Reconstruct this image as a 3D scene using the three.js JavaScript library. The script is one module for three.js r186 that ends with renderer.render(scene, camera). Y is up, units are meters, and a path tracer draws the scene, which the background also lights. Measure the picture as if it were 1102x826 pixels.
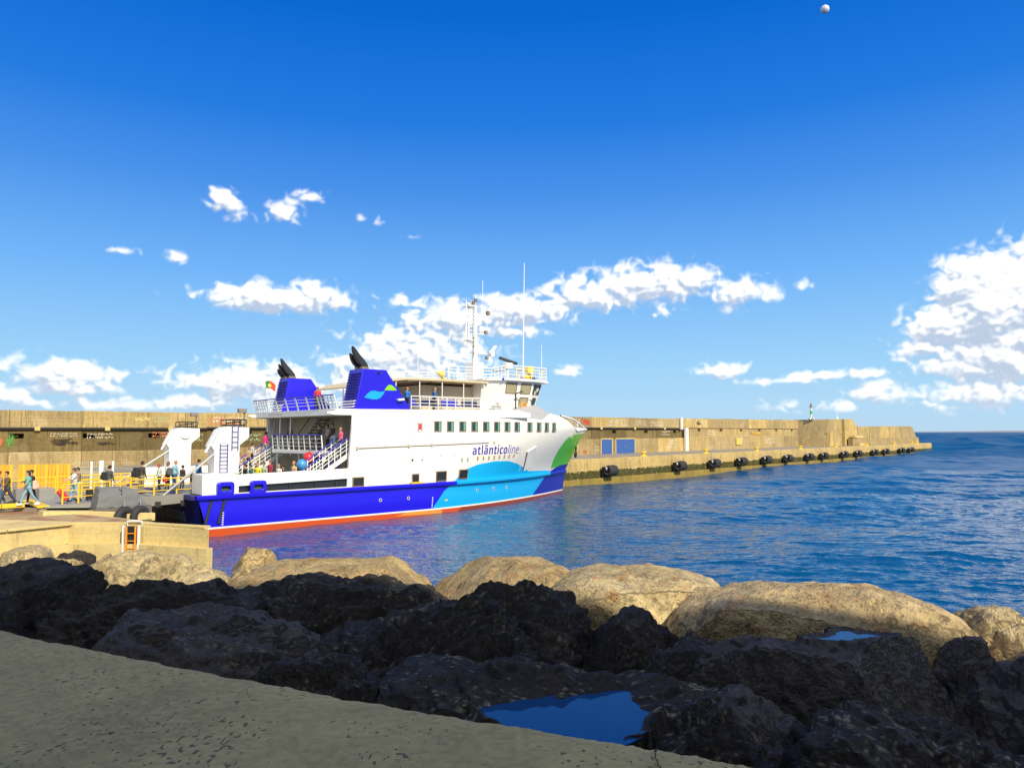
import * as THREE from 'three';
import { Sky } from 'three/addons/objects/Sky.js';
import { RoundedBoxGeometry } from 'three/addons/geometries/RoundedBoxGeometry.js';
import { mergeGeometries, mergeVertices, toCreasedNormals } from 'three/addons/utils/BufferGeometryUtils.js';
import { createNoise3D, createNoise2D } from 'simplex-noise';

// ---------------------------------------------------------------- camera, sky, sun, exposure
const scene = new THREE.Scene();
const R = Math.PI / 180;
const EYE = 5.6;                                   // metres above the water
const camera = new THREE.PerspectiveCamera(2 * Math.atan(413 / 800) / R, 1102 / 826, 0.1, 60000);
camera.position.set(0, EYE, 0);
camera.rotation.order = 'YXZ';
camera.rotation.set(Math.atan(52.5 / 800), 0, -0.115 * R);

const renderer = new THREE.WebGLRenderer({ antialias: true });
renderer.toneMapping = THREE.LinearToneMapping;
renderer.toneMappingExposure = 1.0;
renderer.shadowMap.enabled = true;

const SUN_EL = 36 * R, SUN_DIR = new THREE.Vector3(0.58 * Math.cos(SUN_EL), Math.sin(SUN_EL), 0.81 * Math.cos(SUN_EL)).normalize();
const sun = new THREE.DirectionalLight(new THREE.Color().setRGB(1.0, 0.90, 0.70), 5.0);
sun.position.copy(SUN_DIR).multiplyScalar(300);
sun.castShadow = true;
Object.assign(sun.shadow.camera, { left: -120, right: 160, top: 120, bottom: -120, near: 1, far: 700 });
sun.shadow.mapSize.set(4096, 4096);
scene.add(sun);

function rng(seed) { let a = seed >>> 0; return () => { a = (a + 0x6D2B79F5) | 0; let t = Math.imul(a ^ (a >>> 15), 1 | a); t = (t + Math.imul(t ^ (t >>> 7), 61 | t)) ^ t; return ((t ^ (t >>> 14)) >>> 0) / 4294967296; }; }
const n3 = createNoise3D(rng(11)), n2 = createNoise2D(rng(12));
const clamp = (v, a = 0, b = 1) => Math.min(b, Math.max(a, v));
const lerp = (a, b, t) => a + (b - a) * t;
const sm = (a, b, t) => { t = clamp((t - a) / (b - a)); return t * t * (3 - 2 * t); };
function fbm2(x, y, o = 5, g = 0.5) { let s = 0, a = 1, n = 0; for (let i = 0; i < o; i++) { s += a * n2(x, y); n += a; a *= g; x = x * 2.03 + 17.1; y = y * 2.03 + 5.3; } return s / n; }
function fbm3(x, y, z, o = 5, g = 0.5) { let s = 0, a = 1, n = 0; for (let i = 0; i < o; i++) { s += a * n3(x, y, z); n += a; a *= g; x = x * 2.03 + 7.1; y = y * 2.03 + 3.3; z = z * 2.03 + 9.7; } return s / n; }

// the sky: clear air, paler towards the horizon, with cumulus in view and more added out of view
{
  const W = 4096, H = 2048, data = new Float32Array(W * H * 4);
  // elevation in degrees -> linear radiance
  const air = [[-90, .30, .42, .55], [-3, .42, .60, .76], [0, .50, .70, .87], [2, .45, .71, .93], [5, .35, .66, .96], [11.5, .175, .47, .95], [18, .068, .29, .83], [23, .018, .20, .75], [30, .003, .14, .65], [45, .002, .105, .52], [90, .002, .08, .42]];
  const col = new Float32Array(H * 3);
  for (let j = 0; j < H; j++) {
    const el = ((j + .5) / H - .5) * 180; let k = 0; while (k < air.length - 2 && air[k + 1][0] < el) k++;
    const a = air[k], b = air[k + 1], t = clamp((el - a[0]) / (b[0] - a[0]));
    for (let c = 0; c < 3; c++) col[j * 3 + c] = lerp(a[c + 1], b[c + 1], t);
  }
  // azimuth, elevation, half width, half height (degrees), body
  const clouds = [[-21.6,16.46,1.4,1.01,0.90],[-20.2,15.39,1.2,0.45,0.50],[-17.3,16.09,1.5,1.10,0.90],[-15.2,17.36,1.4,0.59,0.80],[-28.0,12.37,0.9,0.28,0.60],[-24.5,12.28,0.8,0.54,0.60],[-11.7,16.07,0.4,0.33,0.50],[-7.8,14.81,0.9,0.31,0.55],[-10.3,15.73,0.4,0.30,0.35],[-17.8,9.80,5.9,1.35,1.00],[-20.0,9.41,2.9,0.87,1.00],[-14.9,10.21,2.7,1.16,1.00],[-31.5,3.93,4.1,1.28,0.95],[-30.6,3.04,3.0,0.80,1.00],[-34.6,2.45,2.2,1.18,0.80],[-27.8,1.92,7.8,0.57,0.75],[-20.2,3.77,5.6,1.55,1.00],[-22.8,2.25,2.8,0.66,0.90],[-16.8,2.81,3.7,1.37,0.90],[-7.6,5.72,6.8,2.83,0.95],[-4.4,8.60,4.7,1.98,0.95],[-8.5,9.94,0.9,0.56,0.60],[-9.3,3.94,5.7,2.12,0.85],[0.7,9.39,4.7,1.49,0.95],[0.5,7.76,3.1,0.71,0.70],[6.4,10.45,4.2,1.75,0.90],[10.0,11.05,5.2,2.00,1.00],[13.6,11.10,3.0,1.36,0.90],[17.8,10.20,2.6,1.14,0.90],[21.5,10.43,0.7,0.66,0.80],[11.3,8.99,0.8,0.42,0.60],[16.4,8.92,0.8,0.61,0.40],[15.4,4.49,1.7,0.97,0.95],[17.0,4.79,0.8,0.62,0.60],[4.4,4.66,2.0,0.57,0.75],[19.8,3.70,2.8,0.34,0.60],[23.6,4.05,4.4,0.43,0.65],[26.0,2.62,1.8,1.09,0.90],[23.9,1.75,1.5,0.65,0.70],[19.2,1.82,2.5,0.54,0.50],[32.0,9.68,2.5,2.27,1.10],[33.4,7.44,3.8,3.26,1.10],[30.0,7.10,2.4,1.85,0.90],[33.6,4.44,4.7,2.38,1.00],[32.5,2.38,5.0,1.57,0.85],[28.9,5.62,2.2,1.25,0.80],[36.1,7.77,4.4,4.56,1.30],[33.0,8.6,2.6,2.4,1.3],[35.0,6.0,4.4,2.6,1.3],[34.1,10.34,1.9,1.46,1.10]];
  const cr = rng(77);
  for (let i = 0; i < 300; i++) {                   // unseen clouds added for neutral light: small and crowded low, larger and sparse above
    const az = 48 + cr() * 264, el = 1.5 + 62 * Math.pow(cr(), 2.2), w = (1.6 + 4.5 * cr()) * (1 + el / 16), h = w * (.28 + .3 * cr()) * (1 + el / 60);
    const st = 1 / Math.max(.3, Math.cos(el * R)); if (az - w * 2.6 * st < 42 || az + w * 2.6 * st > 318) continue;
    for (let k = 0; k < 3; k++) clouds.push([az + (cr() - .5) * w * 1.5 * st, el + (cr() - .3) * h * .7, w * (.5 + .5 * cr()) * st, h * (.5 + .5 * cr()), .95]);
  }
  const j0 = Math.floor((.5 + .2 / 180) * H), j1 = Math.floor((.5 + 74 / 180) * H), NJ = j1 - j0;
  const den = new Float32Array(W * NJ), hgt = new Float32Array(W * NJ);
  for (const [az, el, w, h, d] of clouds) {
    const W2 = w * 1.6, H2 = h * 1.9;
    const ia = Math.floor(((az - W2) / 360 + .25) * W), ib = Math.ceil(((az + W2) / 360 + .25) * W);
    for (let j = Math.max(j0, Math.floor(((el - H2) / 180 + .5) * H)); j < Math.min(j1, Math.ceil(((el + H2) / 180 + .5) * H)); j++)
      for (let i = ia; i <= ib; i++) {
        const a = ((i + .5) / W - .25) * 360, e = ((j + .5) / H - .5) * 180, dx = (a - az) / w; let dy = (e - el) / h; const up = dy; if (dy < 0) dy *= 1.25;
        const r = Math.sqrt(dx * dx + dy * dy), v = d * (1.12 - r); if (v <= -.6) continue;
        const q = (j - j0) * W + ((i % W) + W) % W, val = v + .75, old = den[q];
        if (val > old) { hgt[q] = up; }
        den[q] = Math.max(val, old) + .12 * Math.min(val, old);
      }
  }
  const field = (q, a, e) => {                      // body of the cloud, broken up by billows
    if (!(den[q] > 0)) return -1; { const z = 1 / (1 + Math.max(0, e - 18) / 22); a *= z; }
    const b = den[q] - .75, wx = fbm2(a * .5, e * .6 + 40, 2) * .8, wy = fbm2(a * .5 + 90, e * .6, 2) * .6;
    const soft = fbm2((a + wx) * .42, (e + wy) * .62, 5, .42); let bil = 0, am = 1, f = .9, nn = 0; for (let o = 0; o < 3; o++) { bil += am * (2.1 * Math.abs(n2((a + wx) * f + 13 * o, (e + wy) * f * 1.35 + 7 * o)) - .7); nn += am; am *= .5; f *= 2.1; }
    return b * .95 + soft * .58 + bil / nn * .12 - .12;
  };
  const F = new Float32Array(W * NJ).fill(-1);
  for (let j = 0; j < NJ; j++) for (let i = 0; i < W; i++) { const q = j * W + i; if (den[q] > 0) F[q] = field(q, ((i + .5) / W - .25) * 360, ((j + j0 + .5) / H - .5) * 180); }
  for (let j = 0; j < H; j++) for (let i = 0; i < W; i++) {
    const o = (j * W + i) * 4; let r = col[j * 3], g = col[j * 3 + 1], b = col[j * 3 + 2];
    if (j >= j0 && j < j1) {
      const q = (j - j0) * W + i;
      if (F[q] > -.02) {
        const el = ((j + .5) / H - .5) * 180;
        const al = Math.pow(sm(-.02, .62, F[q]), 1.0) * sm(.2, 2.2, el) * .97;
        const up = F[Math.min(NJ - 1, j - j0 + 9) * W + i], up2 = F[Math.min(NJ - 1, j - j0 + 3) * W + ((i + 3) % W)];
        const lit = clamp(.62 + 1.0 * (F[q] - Math.max(up, -.2)) + 1.6 * (F[q] - Math.max(up2, -.2)) - .42 * sm(.25, 1.0, F[q]) * sm(.3, -.7, hgt[q]), 0, 1);
        const far = sm(6, 0, el) * .45;
        const cr_ = lerp(lerp(.52, 1.3, lit), .66, far), cg = lerp(lerp(.62, 1.28, lit), .79, far), cb = lerp(lerp(.78, 1.22, lit), .93, far);
        r = lerp(r, cr_, al); g = lerp(g, cg, al); b = lerp(b, cb, al);
      }
    }
    data[o] = r; data[o + 1] = g; data[o + 2] = b; data[o + 3] = 1;
  }
  const t = new THREE.DataTexture(data, W, H, THREE.RGBAFormat, THREE.FloatType);
  t.mapping = THREE.EquirectangularReflectionMapping; t.magFilter = t.minFilter = THREE.LinearFilter; t.needsUpdate = true;
  scene.background = t; scene.environment = t;
}

// ---------------------------------------------------------------- helpers
const rgb = (r, g, b) => new THREE.Color().setRGB(r, g, b);
const taken = {};
function numbered(name) { taken[name] = (taken[name] ?? -1) + 1; return taken[name] ? `${name}_${String(taken[name]).padStart(3, '0')}` : name; }
function shade(o) { o.traverse(m => { if (m.isMesh) { m.castShadow = m.receiveShadow = true; } }); return o; }
function merge(list) {
  const gs = (Array.isArray(list) ? list : [list]).map(g => { const q = g.index ? g.toNonIndexed() : g.clone(); for (const k of Object.keys(q.attributes)) if (!['position', 'normal', 'uv'].includes(k)) q.deleteAttribute(k); if (!q.attributes.uv) q.setAttribute('uv', new THREE.BufferAttribute(new Float32Array(q.attributes.position.count * 2), 2)); if (!q.attributes.normal) q.computeVertexNormals(); return q; });
  return gs.length === 1 ? gs[0] : mergeGeometries(gs);
}
function part(name, list, mat, parent, label) { const m = new THREE.Mesh(Array.isArray(list) ? merge(list) : list, mat); m.name = name; m.castShadow = m.receiveShadow = true; parent.add(m); if (label) m.userData.label = label; return m; }
function thing(name, label, category, pos = [0, 0, 0], turn = 0, group) { const g = new THREE.Group(); g.name = numbered(name); g.position.set(...pos); g.rotation.y = turn; g.userData = { label, category }; if (group) g.userData.group = group; scene.add(g); return g; }
function single(name, label, category, list, mat, group) { const m = part(numbered(name), list, mat, scene); m.userData = { label, category }; if (group) m.userData.group = group; return m; }
function struct(name, list, mat) { const m = part(numbered(name), list, mat, scene); m.userData = { kind: 'structure' }; return m; }
const T = (g, x = 0, y = 0, z = 0, rx = 0, ry = 0, rz = 0) => { g.applyMatrix4(new THREE.Matrix4().compose(new THREE.Vector3(x, y, z), new THREE.Quaternion().setFromEuler(new THREE.Euler(rx, ry, rz)), new THREE.Vector3(1, 1, 1))); return g; };
const box = (w, h, d, x, y, z, rx, ry, rz) => T(new THREE.BoxGeometry(w, h, d), x, y, z, rx, ry, rz);
const rbox = (w, h, d, r, x, y, z, rx, ry, rz) => T(new RoundedBoxGeometry(w, h, d, 2, r), x, y, z, rx, ry, rz);
function bar(a, b, r0, r1 = r0, seg = 6) { const A = new THREE.Vector3(...a), B = new THREE.Vector3(...b), d = B.clone().sub(A), L = d.length(); const g = new THREE.CylinderGeometry(r1, r0, L, seg); g.applyQuaternion(new THREE.Quaternion().setFromUnitVectors(new THREE.Vector3(0, 1, 0), d.normalize())); g.translate((A.x + B.x) / 2, (A.y + B.y) / 2, (A.z + B.z) / 2); return g; }
function pipe(pts, r, seg = 6, n) { return new THREE.TubeGeometry(new THREE.CatmullRomCurve3(pts.map(p => new THREE.Vector3(...p)), false, 'catmullrom', .3), n || pts.length * 4, r, seg); }
function poly(pts, holes = []) { const s = new THREE.Shape(pts.map(p => new THREE.Vector2(p[0], p[1]))); for (const h of holes) s.holes.push(new THREE.Path(h.map(p => new THREE.Vector2(p[0], p[1])))); return s; }
// outline in x-y, extruded along +z from z0 to z1
function extr(pts, z0, z1, holes, bevel = 0) { const g = new THREE.ExtrudeGeometry(poly(pts, holes), { depth: Math.max(1e-3, z1 - z0 - 2 * bevel), bevelEnabled: bevel > 0, bevelSize: bevel, bevelThickness: bevel, bevelOffset: -bevel, bevelSegments: 2 }); g.translate(0, 0, z0 + bevel); return g; }
// outline in plan (x, depth), standing from y0 to y1
function slab(pts, y0, y1, bevel = 0, holes) { const g = extr(pts, y0, y1, holes, bevel); g.rotateX(-Math.PI / 2); return g; }
// uv in metres by the way a face points
function boxUV(g, s = 1, ou = 0, ov = 0) {
  if (g.index) g = g.toNonIndexed(); if (!g.attributes.normal) g.computeVertexNormals();
  const p = g.attributes.position, uv = new Float32Array(p.count * 2), a = new THREE.Vector3(), b = new THREE.Vector3(), c = new THREE.Vector3();
  for (let i = 0; i < p.count; i += 3) {
    a.fromBufferAttribute(p, i); b.fromBufferAttribute(p, i + 1); c.fromBufferAttribute(p, i + 2);
    const n = b.clone().sub(a).cross(c.clone().sub(a)), x = Math.abs(n.x), y = Math.abs(n.y), z = Math.abs(n.z);
    [a, b, c].forEach((v, k) => { const U = y >= x && y >= z ? [v.x, -v.z] : x > z ? [v.z, v.y] : [v.x, v.y]; uv[(i + k) * 2] = U[0] / s + ou; uv[(i + k) * 2 + 1] = U[1] / s + ov; });
  }
  g.setAttribute('uv', new THREE.BufferAttribute(uv, 2)); return g;
}
// tiling value noise
const LAT = 256, lat = (() => { const r = rng(5), a = new Float32Array(LAT * LAT); for (let i = 0; i < a.length; i++) a[i] = r() * 2 - 1; return a; })();
function vn(x, y, per) { const xi = Math.floor(x), yi = Math.floor(y), fx = x - xi, fy = y - yi, u = fx * fx * (3 - 2 * fx), v = fy * fy * (3 - 2 * fy); const w = (a) => ((a % per) + per) % per; const x0 = w(xi), x1 = w(xi + 1), y0 = w(yi) * LAT, y1 = w(yi + 1) * LAT; return lerp(lerp(lat[y0 + x0], lat[y0 + x1], u), lerp(lat[y1 + x0], lat[y1 + x1], u), v); }
function tfbm(u, v, f, o, g = .5) { let s = 0, a = 1, n = 0; for (let i = 0; i < o && f <= 256; i++) { s += a * vn(u * f + i * 0, v * f, f); n += a; a *= g; f *= 2; } return s / n; }
function tfbmA(u, v, fu, fv, o, g = .5) { let s = 0, a = 1, n = 0; for (let i = 0; i < o && fu <= 256 && fv <= 256; i++) { const xi = u * fu, yi = v * fv; const X = Math.floor(xi), Y = Math.floor(yi), fx = xi - X, fy = yi - Y, p = fx * fx * (3 - 2 * fx), q = fy * fy * (3 - 2 * fy); const wu = k => ((k % fu) + fu) % fu, wv = k => (((k % fv) + fv) % fv) * LAT; s += a * lerp(lerp(lat[wv(Y) + wu(X)], lat[wv(Y) + wu(X + 1)], p), lerp(lat[wv(Y + 1) + wu(X)], lat[wv(Y + 1) + wu(X + 1)], p), q); n += a; a *= g; fu *= 2; fv *= 2; } return s / n; }
const toS = v => v <= .0031308 ? v * 12.92 : 1.055 * Math.pow(v, 1 / 2.4) - .055;
function tex(size, fn, srgb = true) {
  const d = new Uint8Array(size * size * 4);
  for (let j = 0; j < size; j++) for (let i = 0; i < size; i++) { const c = fn((i + .5) / size, (j + .5) / size), o = (j * size + i) * 4; for (let k = 0; k < 3; k++) d[o + k] = Math.round(255 * clamp(srgb ? toS(clamp(c[k])) : c[k])); d[o + 3] = 255; }
  const t = new THREE.DataTexture(d, size, size); t.wrapS = t.wrapT = THREE.RepeatWrapping; t.magFilter = THREE.LinearFilter; t.minFilter = THREE.LinearMipmapLinearFilter; t.generateMipmaps = true; if (srgb) t.colorSpace = THREE.SRGBColorSpace; t.needsUpdate = true; return t;
}
const std = (c, rough = .7, metal = 0, extra = {}) => new THREE.MeshStandardMaterial({ color: Array.isArray(c) ? rgb(...c) : c, roughness: rough, metalness: metal, ...extra });
// ---------------------------------------------------------------- surface textures (matter only)
const TX = {};
TX.wall = tex(1024, (u, v) => {                     // old board-marked concrete, 8 m a tile: grey-tan with run-off stains and patches
  const lo = tfbm(u, v, 4, 4), hi = tfbm(u, v, 64, 3), run = tfbmA(u, v, 64, 4, 3), blot = tfbm(u + .37, v + .11, 8, 4), board = tfbmA(u, v, 2, 128, 2);
  let k = 1 + .42 * lo + .18 * hi + .24 * run + .10 * board;
  const st = sm(.08, .5, run + .6 * lo), lt = sm(.22, .5, blot);
  let c = [.50 * k, .375 * k, .155 * k]; c = c.map((x, i) => lerp(x, [.20, .145, .06][i], st * .62)); return c.map((x, i) => lerp(x, [.64, .52, .28][i], lt * .45));
});
TX.wallB = tex(512, (u, v) => { const h = .5 + .22 * tfbm(u, v, 32, 4) + .2 * tfbmA(u, v, 2, 64, 2) + .12 * tfbm(u, v, 128, 2); return [h, h, h]; }, false);
TX.dock = tex(1024, (u, v) => { const lo = tfbm(u, v, 4, 5), hi = tfbm(u, v, 64, 3), run = tfbmA(u, v, 32, 4, 3); const k = 1 + .2 * lo + .13 * hi, st = sm(.25, .6, run + .4 * lo); return [.62, .475, .20].map((x, i) => lerp(x * k, [.28, .2, .09][i], st * .5)); });
TX.prom = tex(2048, (u, v) => {                     // worn concrete with dark pits, 6 m a tile
  const lo = tfbm(u, v, 4, 5), mid = tfbm(u + .2, v + .7, 16, 4), hi = tfbm(u, v, 128, 2);
  let k = 1 + .2 * lo + .2 * mid + .2 * hi;
  const pit = sm(.62, .78, vn(u * 240, v * 160, 240) * .85 + .26 * mid + .2 * tfbm(u + .5, v, 8, 2)) , p2 = sm(.90, 1.0, vn(u * 160 + .3, v * 80, 160) + .2 * mid);
  let c = [.50 * k, .37 * k, .145 * k]; const d = Math.max(pit, p2); return c.map((x, i) => lerp(x, [.06, .055, .045][i], d * .75));
});
TX.promB = tex(2048, (u, v) => { const mid = tfbm(u + .2, v + .7, 16, 4), pit = sm(.62, .78, vn(u * 240, v * 160, 240) * .85 + .26 * mid + .2 * tfbm(u + .5, v, 8, 2)), p2 = sm(.90, 1.0, vn(u * 160 + .3, v * 80, 160) + .2 * mid); const h = .75 + .12 * tfbm(u, v, 128, 2) + .1 * mid - .55 * Math.max(pit, p2); return [h, h, h]; }, false);
TX.grain = tex(1024, (u, v) => { const a = tfbm(u, v, 8, 5, .62), b = tfbm(u + .3, v + .6, 96, 2), c = tfbm(u + .7, v + .1, 32, 3); const k = .74 + .30 * a + .22 * b - .28 * sm(.15, .5, c); return [k, k * .99, k * .97]; });
TX.grainB = tex(1024, (u, v) => { const h = .5 + .3 * tfbm(u, v, 8, 6, .6) + .25 * tfbm(u + .3, v + .6, 64, 3) - .3 * sm(.1, .45, tfbm(u + .7, v + .1, 32, 3)); return [h, h, h]; }, false);
TX.road = tex(512, (u, v) => { const k = 1 + .3 * tfbm(u, v, 4, 4) + .25 * tfbm(u, v, 64, 3); return [.29 * k, .245 * k, .18 * k]; });
TX.rust = tex(512, (u, v) => { const k = 1 + .35 * tfbm(u, v, 4, 5) + .25 * tfbm(u, v, 64, 3), s = sm(-.1, .4, tfbm(u + .4, v, 8, 4)); return [lerp(.38, .30, s) * k, lerp(.26, .15, s) * k, lerp(.13, .075, s) * k]; });
TX.ripple = tex(1024, (u, v) => { const h = .5 + .34 * tfbmA(u, v, 8, 18, 4, .6) + .16 * tfbmA(u + .31, v + .17, 24, 40, 3, .55); return [h, h, h]; }, false);
const M = {};
M.wall = [.86, .72, .98, .62, .8].map((k, i) => new THREE.MeshStandardMaterial({ map: TX.wall, color: rgb(k, k * [.98, 1, .97, 1, 1.02][i], k * [1, 1.12, .92, 1.15, 1.2][i]), roughness: .95, bumpMap: TX.wallB, bumpScale: .04 }));
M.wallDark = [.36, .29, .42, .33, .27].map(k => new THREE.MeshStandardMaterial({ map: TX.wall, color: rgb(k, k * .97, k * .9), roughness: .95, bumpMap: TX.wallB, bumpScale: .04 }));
M.dock = new THREE.MeshStandardMaterial({ map: TX.dock, roughness: .92, bumpMap: TX.wallB, bumpScale: .02 });
M.prom = new THREE.MeshStandardMaterial({ map: TX.prom, roughness: .93, bumpMap: TX.promB, bumpScale: .012 });
M.road = new THREE.MeshStandardMaterial({ map: TX.road, roughness: .95 });
M.rust = new THREE.MeshStandardMaterial({ map: TX.rust, roughness: .95 });
M.rock = new THREE.MeshStandardMaterial({ map: TX.grain, vertexColors: true, roughness: .88, bumpMap: TX.grainB, bumpScale: .03 });
M.black = std([.012, .012, .013], .7); M.rubber = std([.028, .028, .03], .75); M.yellow = std([.80, .52, .02], .5); M.galv = std([.42, .43, .44], .5, .6); M.steelGrey = std([.20, .20, .20], .6, .2);
M.white = std([.80, .79, .76], .38); M.orange = std([.80, .30, .02], .55); M.red = std([.62, .03, .03], .5);
M.moss = std([.10, .10, .035], .9);

// ---------------------------------------------------------------- the sea
{
  const r = rng(31), waves = [];
  for (let i = 0; i < 52; i++) { const L = .42 * Math.pow(190, i / 51), dir = -115 * R + (r() - .5) * 150 * R * (L < 3 ? 1 : .6), k = 2 * Math.PI / L, st = L > 14 ? .009 : L > 3.5 ? .016 : L > 1.4 ? .032 : .052; waves.push([k * Math.cos(dir), k * Math.sin(dir), st / k, r() * 6.283, L]); }
  const az = []; for (let a = -110; a < -44; a += 2) az.push(a); for (let a = -44; a <= 44; a += .11) az.push(a); for (let a = 46; a <= 110; a += 2) az.push(a);
  const rad = []; for (let q = 8; q < 16; q *= 1.03) rad.push(q); for (let q = 16; q < 340; q *= 1.0064) rad.push(q); for (let q = 340; q < 2600; q *= 1.014) rad.push(q); for (let q = 2600; q < 20000; q *= 1.12) rad.push(q); rad.push(24000);
  const NA = az.length, NR = rad.length, pos = new Float32Array(NA * NR * 3), nor = new Float32Array(NA * NR * 3), uv = new Float32Array(NA * NR * 2);
  for (let j = 0; j < NR; j++) for (let i = 0; i < NA; i++) {
    const a = az[i] * R, q = rad[j], x = q * Math.sin(a), z = -q * Math.cos(a), cell = q < 340 ? q * .0064 : q * .014;
    let y = 0, sx = 0, sz = 0; const open = sm(110, 320, q);
    const gust = (.55 + .62 * sm(-.7, .7, fbm2(x / 46, z / 30, 3))) * lerp(.42, 1.4, sm(-4, 30, x + .12 * z + 6));
    const wx = x + .5 * n2(x / 7, z / 7), wz = z + .5 * n2(x / 7 + 40, z / 7);
    if (q < 2600) for (const [kx, kz, am, ph, L] of waves) { const f = Math.max(sm(1.6, 3.2, L / cell), .6 * sm(150, 60, q)); if (!f) continue; const t = kx * wx + kz * wz + ph, s = Math.sin(t), c = Math.cos(t), A = am * gust * f * (L > 3.5 ? lerp(1, L > 14 ? 4.5 : 3, open) : 1); y += A * s; sx += A * kx * c; sz += A * kz * c; }
    const o = (j * NA + i) * 3, il = 1 / Math.hypot(sx, 1, sz);
    pos[o] = x; pos[o + 1] = y; pos[o + 2] = z; nor[o] = -sx * il; nor[o + 1] = il; nor[o + 2] = -sz * il; uv[(j * NA + i) * 2] = x / 6; uv[(j * NA + i) * 2 + 1] = z / 6;
  }
  // sheltered water, harbour mouth and open sea: the same surface, its unresolved chop standing in the roughness
  const zone = (r0, r1, mat) => { const ja = Math.max(0, rad.findIndex(q => q >= r0)), jb = r1 > 20000 ? NR - 1 : rad.findIndex(q => q >= r1), n = jb - ja + 1, idx = new Uint32Array((NA - 1) * (n - 1) * 6); let k = 0; for (let j = 0; j < n - 1; j++) for (let i = 0; i < NA - 1; i++) { const a = j * NA + i, b = a + 1, c = a + NA, d = c + 1; idx[k++] = a; idx[k++] = b; idx[k++] = c; idx[k++] = b; idx[k++] = d; idx[k++] = c; }
    const g = new THREE.BufferGeometry(), cut = (arr, w) => new THREE.BufferAttribute(arr.slice(ja * NA * w, (jb + 1) * NA * w), w); g.setAttribute('position', cut(pos, 3)); g.setAttribute('normal', cut(nor, 3)); g.setAttribute('uv', cut(uv, 2)); g.setIndex(new THREE.BufferAttribute(idx, 1)); struct('sea', g, mat); };
  const water = (roughness, bump) => new THREE.MeshPhysicalMaterial({ color: rgb(.001, .062, .165), roughness, ior: 1.33, ...(bump ? { bumpMap: TX.ripple, bumpScale: bump } : {}) });
  zone(0, 75, water(.07, .10)); zone(75, 125, water(.2, .08)); zone(125, 190, water(.32, .05)); zone(190, 99999, water(.45, 0));
}
// a low coast far out on the right
{
  const p = [], r = rng(3); for (let i = 0; i <= 60; i++) { const a = (26 + i * .9) * R, d = 9000; p.push([a, d, (6 + 26 * sm(0, 20, i)) * (1 + .25 * fbm2(i * .3, 2, 3))]); }
  const pos = [], idx = []; for (const [a, d, h] of p) { for (const [dd, y] of [[0, -2], [300, h], [1200, h * .7], [1500, -2]]) pos.push((d + dd) * Math.sin(a), y, -(d + dd) * Math.cos(a)); }
  for (let i = 0; i < 60; i++) for (let k = 0; k < 3; k++) { const a = i * 4 + k, b = a + 4; idx.push(a, a + 1, b, b, a + 1, b + 1); }
  const g = new THREE.BufferGeometry(); g.setAttribute('position', new THREE.Float32BufferAttribute(pos, 3)); g.setIndex(idx); g.computeVertexNormals();
  struct('coast', g, std([.26, .24, .27], 1));
}
// the moon
{
  const m = part('moon', new THREE.SphereGeometry(29, 32, 24), new THREE.MeshStandardMaterial({ map: TX.grain, color: rgb(.86, .84, .92), roughness: 1 }), scene);
  m.position.set(2188, 2945, -5000); m.userData = { label: 'small pale daytime moon high in the deep blue sky', category: 'moon' };
}

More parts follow.
